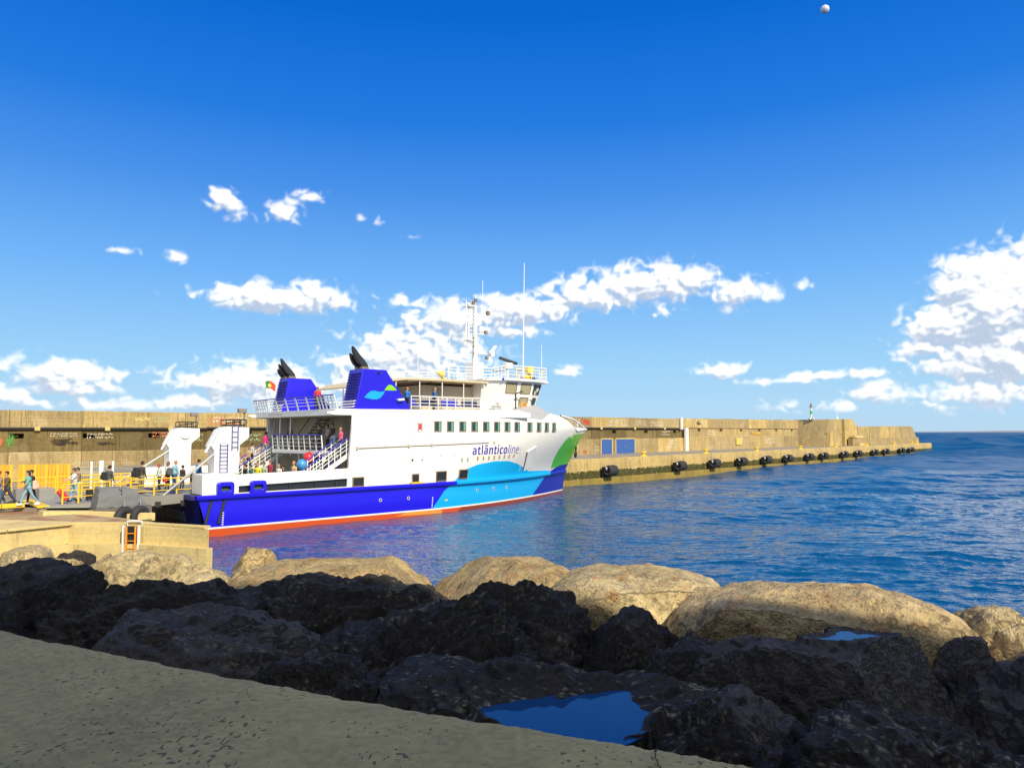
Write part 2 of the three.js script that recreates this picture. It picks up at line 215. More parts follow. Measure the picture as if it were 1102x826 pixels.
// ---------------------------------------------------------------- promenade and the building whose shade lies on the rocks
const along = [.934, -.357], across = [.357, .934];          // the promenade's run and its seaward side, in (x, depth)
const onShore = (t, c) => [along[0] * t + across[0] * c, along[1] * t + across[1] * c];
const promEdge = [[-30, 19.6], [-12, 10.35], [-6.6, 7.6], [-4.3, 6.36], [-2.29, 5.33], [-.84, 4.66], [.32, 4.16], [1.18, 3.80], [2.55, 3.0], [6.2, .7], [16, -5.2], [30, -13]];
{
  const edge = new THREE.CatmullRomCurve3(promEdge.map(p => new THREE.Vector3(p[0], 0, p[1])), false, 'centripetal').getPoints(900);
  const rows = [0, .004, .012, .03, .06, .12, .2, .32, .5, .75, 1.1, 1.6, 2.3, 3.2, 4.5, 6.5];
  const pos = [], uv = [], idx = [], N = edge.length;
  for (let i = 0; i < N; i++) {
    const e = edge[i], wob = .03 * fbm2(i * .05, 3, 4) + .006 * n2(i * .3, 9);
    const col = [[-.02 + wob, 1.2], [wob * .6 + .012, 3.86 + .015 * n2(i * .12, 5)], ...rows.map(c => [wob - c - .012, 4.0 - .05 * Math.exp(-c / .035) + .012 * fbm2(e.x * .8, e.z * .8 + c, 3) - .012])];
    for (const [c, y] of col) { const x = e.x + across[0] * c, d = e.z + across[1] * c; pos.push(x, y, -d); uv.push(x / 4.5 + (y < 3.9 ? y / 4.5 : 0), d / 4.5); }
  }
  const K = rows.length + 2; for (let i = 0; i < N - 1; i++) for (let k = 0; k < K - 1; k++) { const a = i * K + k, b = a + K; idx.push(a, b, a + 1, b, b + 1, a + 1); }
  const g = new THREE.BufferGeometry(); g.setAttribute('position', new THREE.Float32BufferAttribute(pos, 3)); g.setAttribute('uv', new THREE.Float32BufferAttribute(uv, 2)); g.setIndex(idx); g.computeVertexNormals();
  const pr = struct('promenade', g, M.prom);
  // two hairline cracks across the slab
  const crack = (pts) => { const P = []; const cr = rng(pts.length * 7 + 3); for (let i = 0; i < pts.length - 1; i++) for (let k = 0; k < 10; k++) { const t = k / 10; P.push([lerp(pts[i][0], pts[i + 1][0], t) + (cr() - .5) * .018, 4.0, -(lerp(pts[i][1], pts[i + 1][1], t) + (cr() - .5) * .018)]); } const q = []; for (let i = 0; i < P.length - 1; i++) { const w = .002 + .0025 * cr(); q.push(box(Math.hypot(P[i + 1][0] - P[i][0], P[i + 1][2] - P[i][2]) + .004, .004, w, (P[i][0] + P[i + 1][0]) / 2, 3.992, (P[i][2] + P[i + 1][2]) / 2, 0, -Math.atan2(P[i + 1][2] - P[i][2], P[i + 1][0] - P[i][0]), 0)); } return q; };
  const ck = part('crack', [...crack([[.74, 3.93], [.70, 3.8], [.72, 3.6], [.63, 3.3]])], M.black, pr); ck.userData.kind = 'stuff';
}
{
  const c0 = -2.5, top = 18.85, t0 = -16, t1 = 42, [ox, od] = onShore(t1, c0), L = t1 - t0;
  const b = thing('apartment_building', 'pale plastered building along the promenade behind the viewer', 'building', [ox, 4, -od]);
  b.rotation.y = Math.atan2(-along[1], -along[0]);
  const wallM = std([.74, .69, .60], .9), H = top - 4, holes = [], wins = [];
  for (let f = 0; f < 4; f++) for (let k = 0; k < 14; k++) { const x = 2 + k * 4, y = 1.0 + f * 3.7; holes.push([[x, y], [x + 1.4, y], [x + 1.4, y + 1.9], [x, y + 1.9]]); wins.push([x, y]); }
  part('wall', [extr([[0, -1], [L, -1], [L, H], [0, H]], -.3, 0, holes), box(L, H + 1, 9, L / 2, (H - 1) / 2, -4.81)], wallM, b);
  part('cornice', box(L + .4, .25, .5, L / 2, H + .126, -.05), wallM, b);
  const gf = std([.7, .7, .7], .4), gg = std([.03, .04, .05], .08);
  const fr = extr([[0, 0], [1.4, 0], [1.4, 1.9], [0, 1.9]], -.16, -.10, [[[.06, .06], [1.34, .06], [1.34, 1.84], [.06, 1.84]]]), pn = box(1.28, 1.78, .02, .7, .95, -.14);
  for (const [x, y] of wins) { const f = part('window_frame', fr, gf, b); f.position.set(x, y, 0); part('pane', pn, gg, f); }
}
// bed of rubble under the boulders
{
  const pos = [], idx = [], NX = 150, NZ = 110; const uv = [], col = [];
  for (let j = 0; j <= NZ; j++) for (let i = 0; i <= NX; i++) {
    const x = -34 + 56 * i / NX, d = -6 + 34 * j / NZ, c = across[0] * x + across[1] * d;
    const y = (c < 4 ? 2.7 : c < 13 ? 2.7 - .12 * (c - 4) : 1.62 - .55 * (c - 13)) + .22 * fbm2(x * .9, d * .9, 4);
    pos.push(x, Math.max(y, -3), -d); uv.push(x / 1.4, d / 1.4); const k = .05 * (1 + .4 * fbm2(x * 2, d * 2, 2)); col.push(k, k * .95, k * .9);
  }
  for (let j = 0; j < NZ; j++) for (let i = 0; i < NX; i++) { const a = j * (NX + 1) + i, b = a + 1, c = a + NX + 1, d = c + 1; idx.push(a, b, c, b, d, c); }
  const g = new THREE.BufferGeometry(); g.setAttribute('position', new THREE.Float32BufferAttribute(pos, 3)); g.setAttribute('uv', new THREE.Float32BufferAttribute(uv, 2)); g.setAttribute('color', new THREE.Float32BufferAttribute(col, 3)); g.setIndex(idx); g.computeVertexNormals();
  struct('rubble_shore', g, M.rock);
}

// ---------------------------------------------------------------- boulders
const ballCache = {};
function ball(detail) { if (!ballCache[detail]) { const g = new THREE.IcosahedronGeometry(1, detail); g.deleteAttribute('uv'); g.deleteAttribute('normal'); ballCache[detail] = mergeVertices(g, 1e-5); } return ballCache[detail].clone(); }
const TONE = { tan: [.52, .38, .17], pale: [.58, .45, .23], grey: [.26, .21, .15], dark: [.040, .032, .026], slate: [.085, .072, .064], mixed: [.54, .40, .20] };
// x, top, depth: middle of the boulder's crown; rx, rd, ry: half sizes
function boulder(label, x, top, d, rx, rd, ry, o = {}) {
  const { tone = 'tan', seed = 1, yaw = 0, roll = 0, tip = 0, box: bx = 2.8, detail = 30, strat = 0, lumps = .16, fleck = 0, pool = null, cuts = 7, orange = 0 } = o, ro = tone === 'dark' || tone === 'slate' ? 1 : .38;
  const g = ball(detail), p = g.attributes.position, r = rng(seed * 101 + 7), S = Math.max(rx, rd), sx = r() * 50, sy = r() * 50, sz = r() * 50;
  const planes = []; for (let i = 0; i < cuts; i++) { const a = r() * 6.283, e = (r() - .25) * 1.3; planes.push([Math.cos(a) * Math.cos(e), Math.sin(e), Math.sin(a) * Math.cos(e), .62 + .22 * r()]); }
  const rot = new THREE.Matrix4().makeRotationFromEuler(new THREE.Euler(tip, yaw, roll, 'YXZ')), v = new THREE.Vector3(); let hi = -1e9;
  const col = new Float32Array(p.count * 3), uv = new Float32Array(p.count * 2), T0 = TONE[tone];
  for (let i = 0; i < p.count; i++) {
    v.fromBufferAttribute(p, i);
    const q = Math.pow(Math.pow(Math.abs(v.x), bx) + Math.pow(Math.abs(v.y), bx) + Math.pow(Math.abs(v.z), bx), -1 / bx); v.multiplyScalar(q);
    for (const [a, b, c, h] of planes) { const dd = a * v.x + b * v.y + c * v.z - h; if (dd > 0) { v.x -= a * dd * .8; v.y -= b * dd * .8; v.z -= c * dd * .8; } }
    v.set(v.x * rx, v.y * ry, v.z * rd);
    const u = v.clone(), f = 1 / S, len = u.length() || 1, nx = u.x / len, ny = u.y / len, nz = u.z / len;
    let dsp = lumps * S * fbm3(u.x * f * .9 + sx, u.y * f * .9 + sy, u.z * f * .9 + sz, 3) + ro * (.06 * fbm3(u.x * 2.2 + sx, u.y * 2.6, u.z * 2.2 + sz, 4) - .045 * Math.abs(n3(u.x * 3.1 + sz, u.y * 3.6, u.z * 3.1))) + (.010 + .018 * ro) * fbm3(u.x * 10, u.y * 13 + sy, u.z * 10, 3);
    if (strat) { const sh = u.y * 5.5 + u.z * 1.2 + .8 * n3(u.x * .8 + sx, u.y, u.z * .8); dsp += strat * (.11 * Math.abs(((sh % 1) + 1) % 1 - .5) * 2 + .10 * fbm3(u.x * 1.3, u.y * 7 + sy, u.z * 1.8, 4) + .045 * n3(u.x * 5, u.y * 16, u.z * 6)); }
    v.x += nx * dsp; v.y += ny * dsp * .9; v.z += nz * dsp;
    v.applyMatrix4(rot); p.setXYZ(i, v.x, v.y, v.z); if (v.y > hi && Math.abs(v.x) < rx * .6) hi = v.y;
    const lo = fbm3(u.x * .9 + sy, u.y * 1.4, u.z * .9, 4), mi = n3(u.x * 6, u.y * 7, u.z * 6), k = 1 + .32 * lo + .16 * mi + .12 * n3(u.x * 19, u.y * 19, u.z * 19);
    let c = [T0[0] * k, T0[1] * k * (1 + .05 * lo), T0[2] * k * (1 + .14 * lo)];
    if (fleck) { const s = sm(.44, .8, .7 * n3(u.x * 15 + sx, u.y * 22, u.z * 15) + .35 * n3(u.x * 33, u.y * 40, u.z * 33) + .55 * fbm3(u.x * 1.6, u.y * 1.6, u.z * 1.6 + sx, 3)) * fleck; c = c.map((e, j) => lerp(e, [.36, .32, .20][j], s)); }
    if (orange) { const s = sm(.55, .75, n3(u.x * 2.1 + sz, u.y * 3, u.z * 2.1) + .3 * mi) * orange; c = c.map((e, j) => lerp(e, [.50, .19, .035][j], s)); }
    col.set(c, i * 3);
  }
  const oy = top - hi;
  if (pool) for (let i = 0; i < p.count; i++) { const X = p.getX(i) + x, Y = p.getY(i) + oy, D = d - p.getZ(i); if (Y < pool.y - .9) continue; const m = polyDist(pool.out, X, D) + .035 * n2(X * 4.1, D * 4.1) + .018 * n2(X * 13, D * 13); const bl = pool.blend || .4; if (m < bl) { const h = pool.y + (m < 0 ? Math.max(-.12, m * .5) : m * (.18 / bl)); const q = lerp(h, Math.max(Y, pool.y + .05), sm(.06, bl, m)); if (Y > q || (m < .1 && Y > pool.y - .3)) p.setY(i, q - oy); } }
  g.setAttribute('color', new THREE.BufferAttribute(col, 3)); g.computeVertexNormals();
  { const N = g.attributes.normal; for (let i = 0; i < p.count; i++) { const ax = Math.abs(N.getX(i)), ay = Math.abs(N.getY(i)), az = Math.abs(N.getZ(i)), X = p.getX(i), Y = p.getY(i), Z = p.getZ(i); const q = ay > ax * .8 && ay > az * .8 ? [X, Z] : ax > az ? [Z, Y] : [X, Y]; uv[i * 2] = q[0] / 1.15; uv[i * 2 + 1] = q[1] / 1.15; } }
  g.setAttribute('uv', new THREE.BufferAttribute(uv, 2));
  const m = part(numbered('boulder'), g, M.rock, scene); m.position.set(x, oy, -d); m.userData = { label, category: 'boulder', group: 'boulders along the shore' }; return m;
}
const POOL = { y: 3.28, out: [[-.28, 6.42], [-.12, 6.52], [.02, 6.62], [.16, 6.66], [.36, 6.72], [.46, 6.66], [.66, 6.78], [.9, 6.85], [1.04, 6.9], [1.02, 6.7], [1.10, 6.45], [1.14, 6.3], [1.04, 6.1], [1.0, 5.95], [.8, 5.75], [.45, 5.6], [.1, 5.8], [-.1, 6.1]] };
const PUD = { y: 3.5, blend: .7, out: [[3.12, 8.0], [3.3, 8.04], [3.42, 8.08], [3.5, 8.2], [3.58, 8.34], [3.66, 8.3], [3.74, 8.2], [3.86, 8.18], [4.0, 8.12], [3.8, 8.06], [3.6, 8.0], [3.45, 7.94], [3.3, 7.96]].map(([x, d]) => [x * .97 - .01, d * .965]) };
function polyDist(pts, x, y) { let d = 1e9, s = false; for (let i = 0, j = pts.length - 1; i < pts.length; j = i++) { const [ax, ay] = pts[j], [bx, by] = pts[i], t = clamp(((x - ax) * (bx - ax) + (y - ay) * (by - ay)) / ((bx - ax) ** 2 + (by - ay) ** 2)); d = Math.min(d, Math.hypot(x - ax - t * (bx - ax), y - ay - t * (by - ay))); if ((ay > y) !== (by > y) && x < (bx - ax) * (y - ay) / (by - ay) + ax) s = !s; } return s ? -d : d; }
boulder('weathered grey boulder against the low dock at the far left', -13.6, 2.5, 21, 1.15, 1.2, 1.2, { tone: 'pale', seed: 1, detail: 20 });
boulder('small near-black boulder below the dock, left of the ladder', -11.75, 2.5, 20, .6, .6, .7, { tone: 'dark', seed: 2, detail: 14, lumps: .25 });
boulder('smallest tan boulder between the black one and the shaded slabs', -10.7, 2.66, 18, .42, .5, .6, { seed: 3, detail: 14 });
boulder('flat grey-tan boulder just left below the dock ladder', -10.4, 2.58, 19, .75, .9, .9, { tone: 'mixed', seed: 4, detail: 16 });
boulder('slanting tan slab pointing up at the dock ladder', -9.1, 2.8, 18, 1.0, .9, .6, { tone: 'pale', seed: 5, detail: 20, roll: .22, box: 4 });
boulder('broad pale boulder with a dark fluted right end below the ferry stern', -6.5, 3.1, 15.4, 1.35, 1.4, 1.4, { tone: 'pale', seed: 6, detail: 36, strat: .3 });
boulder('narrow upright tan boulder wedged beside the fluted pale one', -4.75, 3.2, 13.9, .5, .9, 1.2, { tone: 'mixed', seed: 7, detail: 22 });
boulder('rounded tan boulder at the water, behind the fluted pale one', -5.85, 3.0, 17.5, .9, 1.0, 1.3, { tone: 'tan', seed: 8, detail: 24, bx: 2.3 });
boulder('long tan boulder below the blue ferry hull, half in shade', -2.5, 3.48, 13.0, 2.35, 1.6, 1.5, { tone: 'tan', seed: 9, detail: 48, box: 4, cuts: 4, lumps: .1, orange: .3 });
boulder('low rounded tan boulder under the cream reflection of the ferry', -.15, 3.6, 12.0, 1.5, 1.5, 1.4, { cuts: 3, box: 3.6, lumps: .1,  tone: 'tan', seed: 10, detail: 36, orange: .4 });
boulder('round golden boulder at the water right of the middle', 1.8, 3.64, 10.9, 1.5, 1.5, 1.5, { cuts: 3, lumps: .1,  tone: 'pale', seed: 11, detail: 44, box: 3.3, orange: .5 });
boulder('largest sunlit boulder on the right, its long back against the water', 3.78, 3.72, 9.7, 1.82, 1.5, 1.7, { tone: 'mixed', seed: 12, detail: 60, box: 4.4, cuts: 3, orange: .35, lumps: .08 });
boulder('added dark boulder holding a small bright puddle, in place of shadow on the largest one', 3.35, 3.58, 7.75, 1.6, 1.05, 1.3, { tone: 'slate', seed: 31, detail: 64, box: 3.6, cuts: 4, pool: PUD, lumps: .08, fleck: .25 });  // added boulder, its dark colour replaces shadow on the largest sunlit one
boulder('small bright tan boulder at the right edge by the water', 6.12, 3.42, 9.5, .62, .8, .9, { tone: 'pale', seed: 13, detail: 24 });
boulder('half-seen tan boulder cut off by the right edge', 6.05, 3.50, 8.6, .6, .7, 1.0, { tone: 'mixed', seed: 14, detail: 24 });
boulder('big black boulder in the shade at the far left edge', -7.5, 3.72, 10.9, 1.7, 2.0, 1.5, { tone: 'dark', seed: 15, detail: 50, strat: .5, fleck: .25 });
boulder('long black ledge behind the smooth slate slab', -5.0, 3.62, 10.5, 1.8, 1.4, 1.3, { tone: 'dark', seed: 16, detail: 50, strat: .8, fleck: .3 });
boulder('smooth slate-grey slab beside the concrete edge on the left', -3.55, 3.74, 8.0, 1.5, 1.35, 1.0, { tone: 'slate', seed: 17, detail: 56, fleck: .45, box: 3.2, roll: -.05, strat: .25 });
boulder('huge black layered boulder in the middle of the shade', -1.15, 3.75, 8.8, 2.25, 1.9, 1.5, { tone: 'dark', seed: 18, detail: 66, strat: 1, fleck: .8, box: 3.2 });
boulder('black rounded hump rising behind the layered boulder', .0, 3.74, 9.6, .98, .95, 1.2, { tone: 'dark', seed: 19, detail: 40, strat: .5, fleck: .5 });
boulder('added black boulder in place of the shadow on the long tan one, left of the layered boulder', -2.55, 3.56, 10.7, 1.75, 1.0, 1.3, { tone: 'dark', seed: 33, detail: 50, strat: .7, fleck: .6, box: 3.4, cuts: 4, lumps: .1 });  // black boulder added where the long tan one lies in its own shadow
boulder('added black boulder in place of shade between the round golden one and the puddle', 2.0, 3.42, 8.35, .75, .7, 1.1, { tone: 'dark', seed: 34, detail: 36, fleck: .4, strat: .3 });  // added to darken the shaded left front of the largest boulder
boulder('small black boulder at the concrete edge left of the layered one', -1.75, 3.72, 6.7, .62, .7, .8, { tone: 'dark', seed: 20, detail: 40, fleck: .6, strat: .4 });
boulder('wide black ledge holding the blue tide pool', .35, 3.52, 6.75, 1.8, 1.35, 1.0, { tone: 'dark', seed: 21, detail: 70, strat: .55, fleck: 1, box: 4, pool: POOL, lumps: .07, cuts: 3 });
boulder('dark round boulder in front of the golden one', 1.25, 3.5, 9.2, .85, .75, 1.1, { tone: 'dark', seed: 22, detail: 36, fleck: .3 });
boulder('dark boulder close to the right end of the tide pool', 1.55, 3.42, 6.3, .62, .75, .9, { tone: 'dark', seed: 23, detail: 44, fleck: .6, strat: .4 });
boulder('dark low boulder in the hollow left of the puddle', 2.15, 3.3, 6.9, .8, .8, 1.0, { tone: 'slate', seed: 24, detail: 40, fleck: .3 });
boulder('nearest black rough boulder at the lower right', 3.3, 3.5, 5.9, 1.75, 1.5, 1.2, { tone: 'dark', seed: 25, detail: 70, strat: .7, fleck: .9, box: 3.4 });
boulder('little dark boulder below the bright one at the right edge', 4.85, 3.44, 8.0, .42, .6, .8, { tone: 'slate', seed: 26, detail: 26, fleck: .3 });
boulder('dark boulder at the right edge behind the nearest rough one', 5.1, 3.45, 7.0, .95, 1.1, 1.3, { tone: 'slate', seed: 27, detail: 36, fleck: .4, strat: .4 });
// still water in the two hollows
{
  const pw = new THREE.MeshPhysicalMaterial({ color: rgb(.01, .07, .20), roughness: .02, ior: 1.33 });
  const disc = (P, gr) => { const n = P.out.length, cx = P.out.reduce((s, q) => s + q[0], 0) / n, cd = P.out.reduce((s, q) => s + q[1], 0) / n; return P.out.map(([x, d]) => { const l = Math.hypot(x - cx, d - cd); return [cx + (x - cx) * (1 + gr / l), cd + (d - cd) * (1 + gr / l)]; }).reverse(); };
  struct('tide_pool', slab(disc(POOL, .07), POOL.y - .01, POOL.y), pw);
  struct('puddle', slab(disc(PUD, .05), PUD.y - .01, PUD.y), pw);
}

// ---------------------------------------------------------------- quay, dock, apron
const Q0 = [9.1, 82.65], QD = [.66485, .74698], QN = [-.74698, .66485];
const onQuay = (s, off) => [Q0[0] + QD[0] * s + QN[0] * off, Q0[1] + QD[1] * s + QN[1] * off];
const SHIP0 = [-21.8, 46.24], FW = [.745, .667], SB = [.667, -.745], SHIP_TURN = Math.atan2(.667, .745);
const onShip = (x, z) => [SHIP0[0] + FW[0] * x + SB[0] * z, SHIP0[1] + FW[1] * x + SB[1] * z];
const QT = 2.7;
{
  const left = [onShip(-2, -7.6), onShip(27, -7.6), onQuay(-12, 0)], back = [[-57, 60], [-66, 50]];
  const outline = [...left, onQuay(153, 0), onQuay(153.6, 3), onQuay(158.5, 6), onQuay(158.5, 16), onQuay(0, 16), [-34, 78], [-60, 56], onShip(-16, -24), onShip(-2, -24)];
  struct('quay', boxUV(slab(outline, -4, QT, .06), 8), M.wall[2]);
  struct('quay_pavement', boxUV(slab([onShip(0, -8.6), onShip(27.2, -8.4), onQuay(-11, 1.2), onQuay(150, 1.2), onQuay(150, 9), onQuay(0, 12), [-34, 76], onShip(0, -22)], QT - .1, QT + .004), 5), M.road);
  // the foot of the quay, a weedy step at the water
  const foot = []; for (let s = -11; s < 152; s += 8.15) { const [x, d] = onQuay(s + 4, -.16); foot.push(T(boxUV(box(8.1, 1.1, .4, 0, 0, 0), 8, s * .13, .3), x, .02, -d, 0, Math.atan2(QD[1], QD[0]), 0)); }
  const f = struct('quay_foot', foot, new THREE.MeshStandardMaterial({ map: TX.wall, color: rgb(.52, .50, .26), roughness: .9 }));
}
{ // weed growing on the quay face above the water
  const c = document.createElement('canvas'); c.width = 1024; c.height = 64; const g = c.getContext('2d'), r = rng(66); g.clearRect(0, 0, 1024, 64);
  for (let i = 0; i < 1500; i++) { const x = r() * 1024, y = 14 + 46 * Math.pow(r(), .8); g.fillStyle = `rgba(${40 + 40 * r() | 0},${44 + 34 * r() | 0},${14 + 14 * r() | 0},${.25 + .5 * r()})`; g.beginPath(); g.ellipse(x, y, 3 + 12 * r(), 2 + 5 * r(), 0, 0, 7); g.fill(); }
  const t = new THREE.CanvasTexture(c); t.colorSpace = THREE.SRGBColorSpace; t.magFilter = THREE.LinearFilter; t.wrapS = THREE.RepeatWrapping; const m = new THREE.MeshStandardMaterial({ map: t, transparent: true, roughness: .95 }), quay = scene.getObjectByName('quay');
  for (let k = 0; k < 10; k++) { const w = part('weed_patch', new THREE.PlaneGeometry(16.3, 1.15), m, quay), [x, d] = onQuay(-10 + k * 16.3 + 8.15, -.012); w.position.set(x, 1.05, -d); w.rotation.y = Math.atan2(QD[1], QD[0]); }
}
const dockPts = [[-12.65, 31.33], [-15.9, 33.68], [-19.23, 36.01], [-23.27, 38.23], [-27.14, 39.72], [-44, 47], [-50, 36], [-24.5, 25], [-20.74, 30.42], [-19.32, 32.71], [-16.22, 32.66]].reverse();
{
  const d = struct('dock', boxUV(slab(dockPts, -3, 1.62, .04), 7), M.dock);
  struct('dock_roadway', boxUV(slab([[-14.2, 32.55], [-16.1, 33.6], [-19.4, 35.85], [-23.3, 38.05], [-27.2, 39.5], [-40, 45], [-44, 40], [-24, 35], [-19.3, 33.9], [-16.6, 33.2]].reverse(), 1.4, 1.628), 5), M.rust);
  // raised edge along the face and a ledge below it
  const run = [[-24.5, 25.4], [-20.66, 30.62], [-19.2, 32.95], [-16.2, 32.9], [-12.8, 31.55]];
  for (let i = 0; i < run.length - 1; i++) { const [a, b] = [run[i], run[i + 1]], L = Math.hypot(b[0] - a[0], b[1] - a[1]), n = Math.max(1, Math.round(L / 2.4)); for (let k = 0; k < n; k++) { const t = (k + .5) / n; part('edge_stone', boxUV(rbox(L / n - .02, .1, .36, .02, 0, 0, 0), 6, k * .37 + i, .2), M.dock, d).position.set(lerp(a[0], b[0], t), 1.672, -lerp(a[1], b[1], t)); d.children.at(-1).rotation.y = Math.atan2(b[1] - a[1], b[0] - a[0]); } }
  const run2 = [[-24.5, 24.9], [-20.72, 30.3], [-19.3, 32.58], [-16.22, 32.53], [-12.55, 31.18]], lg = [];
  for (let i = 0; i < 4; i++) { const [a, b] = [run2[i], run2[i + 1]], L = Math.hypot(b[0] - a[0], b[1] - a[1]); lg.push(T(boxUV(box(L, 2.9, .34, 0, 0, 0), 6, i, .6), (a[0] + b[0]) / 2, -.60, -(a[1] + b[1]) / 2, 0, Math.atan2(b[1] - a[1], b[0] - a[0]), 0)); }
  part('ledge', lg, M.dock, d);
  // ladder in its recess
  const ld2 = thing('dock_ladder', 'rusty orange ladder with white hand rail set in the dock face', 'ladder', [-16.42, 0, -32.36], .012); ld2.scale.x = .72;
  part('backing', box(.86, 1.5, .06, 0, .86, -.115), M.black, ld2);
  for (const s of [-1, 1]) part('stile', box(.09, 1.5, .07, s * .27, .86, .03), M.orange, ld2);
  for (let k = 0; k < 4; k++) part('rung', bar([-.27, .35 + k * .32, .03], [.27, .35 + k * .32, .03], .022), M.orange, ld2);
  for (const s of [-1, 1]) part('guard', box(.08, 1.55, .16, s * .46, .87, 0), M.white, ld2);
  part('hand_rail', pipe([[-.42, 1.6, -.3], [-.42, 1.8, -.25], [.42, 1.8, -.25], [.42, 1.6, -.3]], .035, 6, 24), M.white, ld2);
  // the terminal apron behind, one step up
  const ap = [onShip(-6.9, 5.2), onShip(-8.5, 1.5), onShip(-6.6, -4.2), onShip(-2.1, -4.2), onShip(-2.1, -24), onShip(-16, -24), [-66, 50], [-44, 46.6]];
  struct('apron', boxUV(slab(ap.map(p => p).reverse(), -3, 1.84, .04), 6), M.road);
}

// ---------------------------------------------------------------- the breakwater wall
const bw = thing('breakwater', 'long stained concrete breakwater wall with a raised parapet behind the ferry', 'breakwater');
function scribble(w, h, fn) { const c = document.createElement('canvas'); c.width = w; c.height = h; const x = c.getContext('2d'); x.clearRect(0, 0, w, h); x.lineCap = 'round'; x.lineJoin = 'round'; fn(x, w, h); const t = new THREE.CanvasTexture(c); t.colorSpace = THREE.SRGBColorSpace; t.magFilter = THREE.LinearFilter; return new THREE.MeshStandardMaterial({ map: t, transparent: true, roughness: .9 }); }
const scrawl = (seed, color, lines, thick = 5) => scribble(512, 128, (x, w, h) => { const r = rng(seed); x.strokeStyle = color; for (let l = 0; l < lines; l++) { const y0 = h * (l + .5) / lines, s = h / lines * .36; let px = 14; while (px < w - 30) { x.lineWidth = thick * (.7 + .6 * r()); x.beginPath(); const cw = 12 + r() * 18; x.moveTo(px, y0 + s * (r() * 2 - 1)); for (let k = 0; k < 3; k++) x.lineTo(px + cw * r(), y0 + s * (r() * 2 - 1)); x.stroke(); px += cw + 5 + (r() < .18 ? 22 : 0); } } });
const smear = (seed, color) => scribble(256, 128, (x, w, h) => { const r = rng(seed); x.fillStyle = color; for (let i = 0; i < 46; i++) { x.globalAlpha = .12 + .4 * r(); const px = w * (.15 + .7 * r()), py = h * (.2 + .6 * r()); x.beginPath(); x.ellipse(px, py, 8 + 26 * r(), 4 + 14 * r(), (r() - .5) * .5, 0, 7); x.fill(); } });
const ink = { w1: scrawl(1, '#e9e2cc', 2), w2: scrawl(2, '#efe9da', 3, 4), w3: scrawl(3, '#e8d27a', 1, 9), c1: smear(4, '#d86f4a'), g1: smear(5, '#5fa04a'), k1: smear(6, '#2c2823'), r1: smear(7, '#c8452c'), y1: smear(8, '#d9b23a'), g2: scrawl(9, '#9fb98c', 2, 7), c2: scrawl(10, '#d9805e', 2, 8), b1: smear(11, '#7fb3c8') };
let panelNo = 0; const wr = rng(404);
const V2 = (a, b) => [b[0] - a[0], b[1] - a[1]];
// one run of wall from a to b (facing the harbour), built of panels; heights of the three courses
function wallRun(a, b, n, o) {
  const v = V2(a, b), L = Math.hypot(...v), turn = Math.atan2(v[1], v[0]), w = L / n;
  for (let k = 0; k < n; k++) {
    const t = (k + .5) / n, top = lerp(o.top[0], o.top[1], t), X = a[0] + v[0] * t, D = a[1] + v[1] * t, place = m => { m.position.set(X, 0, -D); m.rotation.y = turn; return m; };
    const nich = o.niche && !(o.skip || []).includes(k), ou = wr() * 7, ov = wr() * 7, mi = Math.floor(wr() * 5), half = w / 2 - .012;
    place(part('lower_panel', boxUV(extr([[-half, o.base], [half, o.base], [half, o.l1], [-half, o.l1]], -1.2, .32, [], .03), 8, ou, ov), M.wall[mi], bw));
    const nx = (o.nx ?? 0), hole = nich ? [[[nx - .5, o.ny], [nx + .5, o.ny], [nx + .5, o.ny + .42], [nx - .5, o.ny + .42]]] : [];
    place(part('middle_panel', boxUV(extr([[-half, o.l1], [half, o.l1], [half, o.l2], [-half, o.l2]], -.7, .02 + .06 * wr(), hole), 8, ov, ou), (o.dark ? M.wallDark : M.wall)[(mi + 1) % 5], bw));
    if (nich) { place(part('niche_back', box(1.2, .6, .1, nx, o.ny + .2, -.76), M.black, bw)); place(part('lamp', rbox(.22, .16, .12, .04, nx + .06, o.ny + .2, -.62), M.yellow, bw)); }
    place(part('parapet_panel', boxUV(extr([[-half, o.l2], [half, o.l2], [half, top + .06 * (wr() - .5)], [-half, top + .06 * (wr() - .5)]], -1.2, .22, [], .03), 8, ou + 3, ov + 2), M.wall[(mi + 2) % 5], bw));
    panelNo++;
  }
  if (o.pipe) {
    const at = (u, y, z) => { const nz = [v[1] / L, -v[0] / L]; return [a[0] + v[0] / L * u + nz[0] * z, y, -(a[1] + v[1] / L * u + nz[1] * z)]; };
    part('cable_duct', bar(at(0, o.l2 - .1, .2), at(L * o.pipe, o.l2 - .1, .2), .12, .12, 8), M.black, bw);
    for (let u = 2; u < L * o.pipe; u += w) { const m = part('bracket', rbox(.42, .34, .24, .03, 0, 0, 0), M.dock, bw); const q = at(u, o.l2 - .1, .24); m.position.set(...q); m.rotation.y = turn; }
  }
  o.paint?.((name, mat, s, y, pw, ph, z) => { const m = part('graffiti', new THREE.PlaneGeometry(pw, ph), mat, bw, name); const nz = [v[1] / L, -v[0] / L]; m.position.set(a[0] + v[0] / L * s + nz[0] * z, y, -(a[1] + v[1] / L * s + nz[1] * z)); m.rotation.y = turn; });
}
const WL = [-58.5, 48.3], WK = [-30, 73], WJ = onQuay(5, 10);
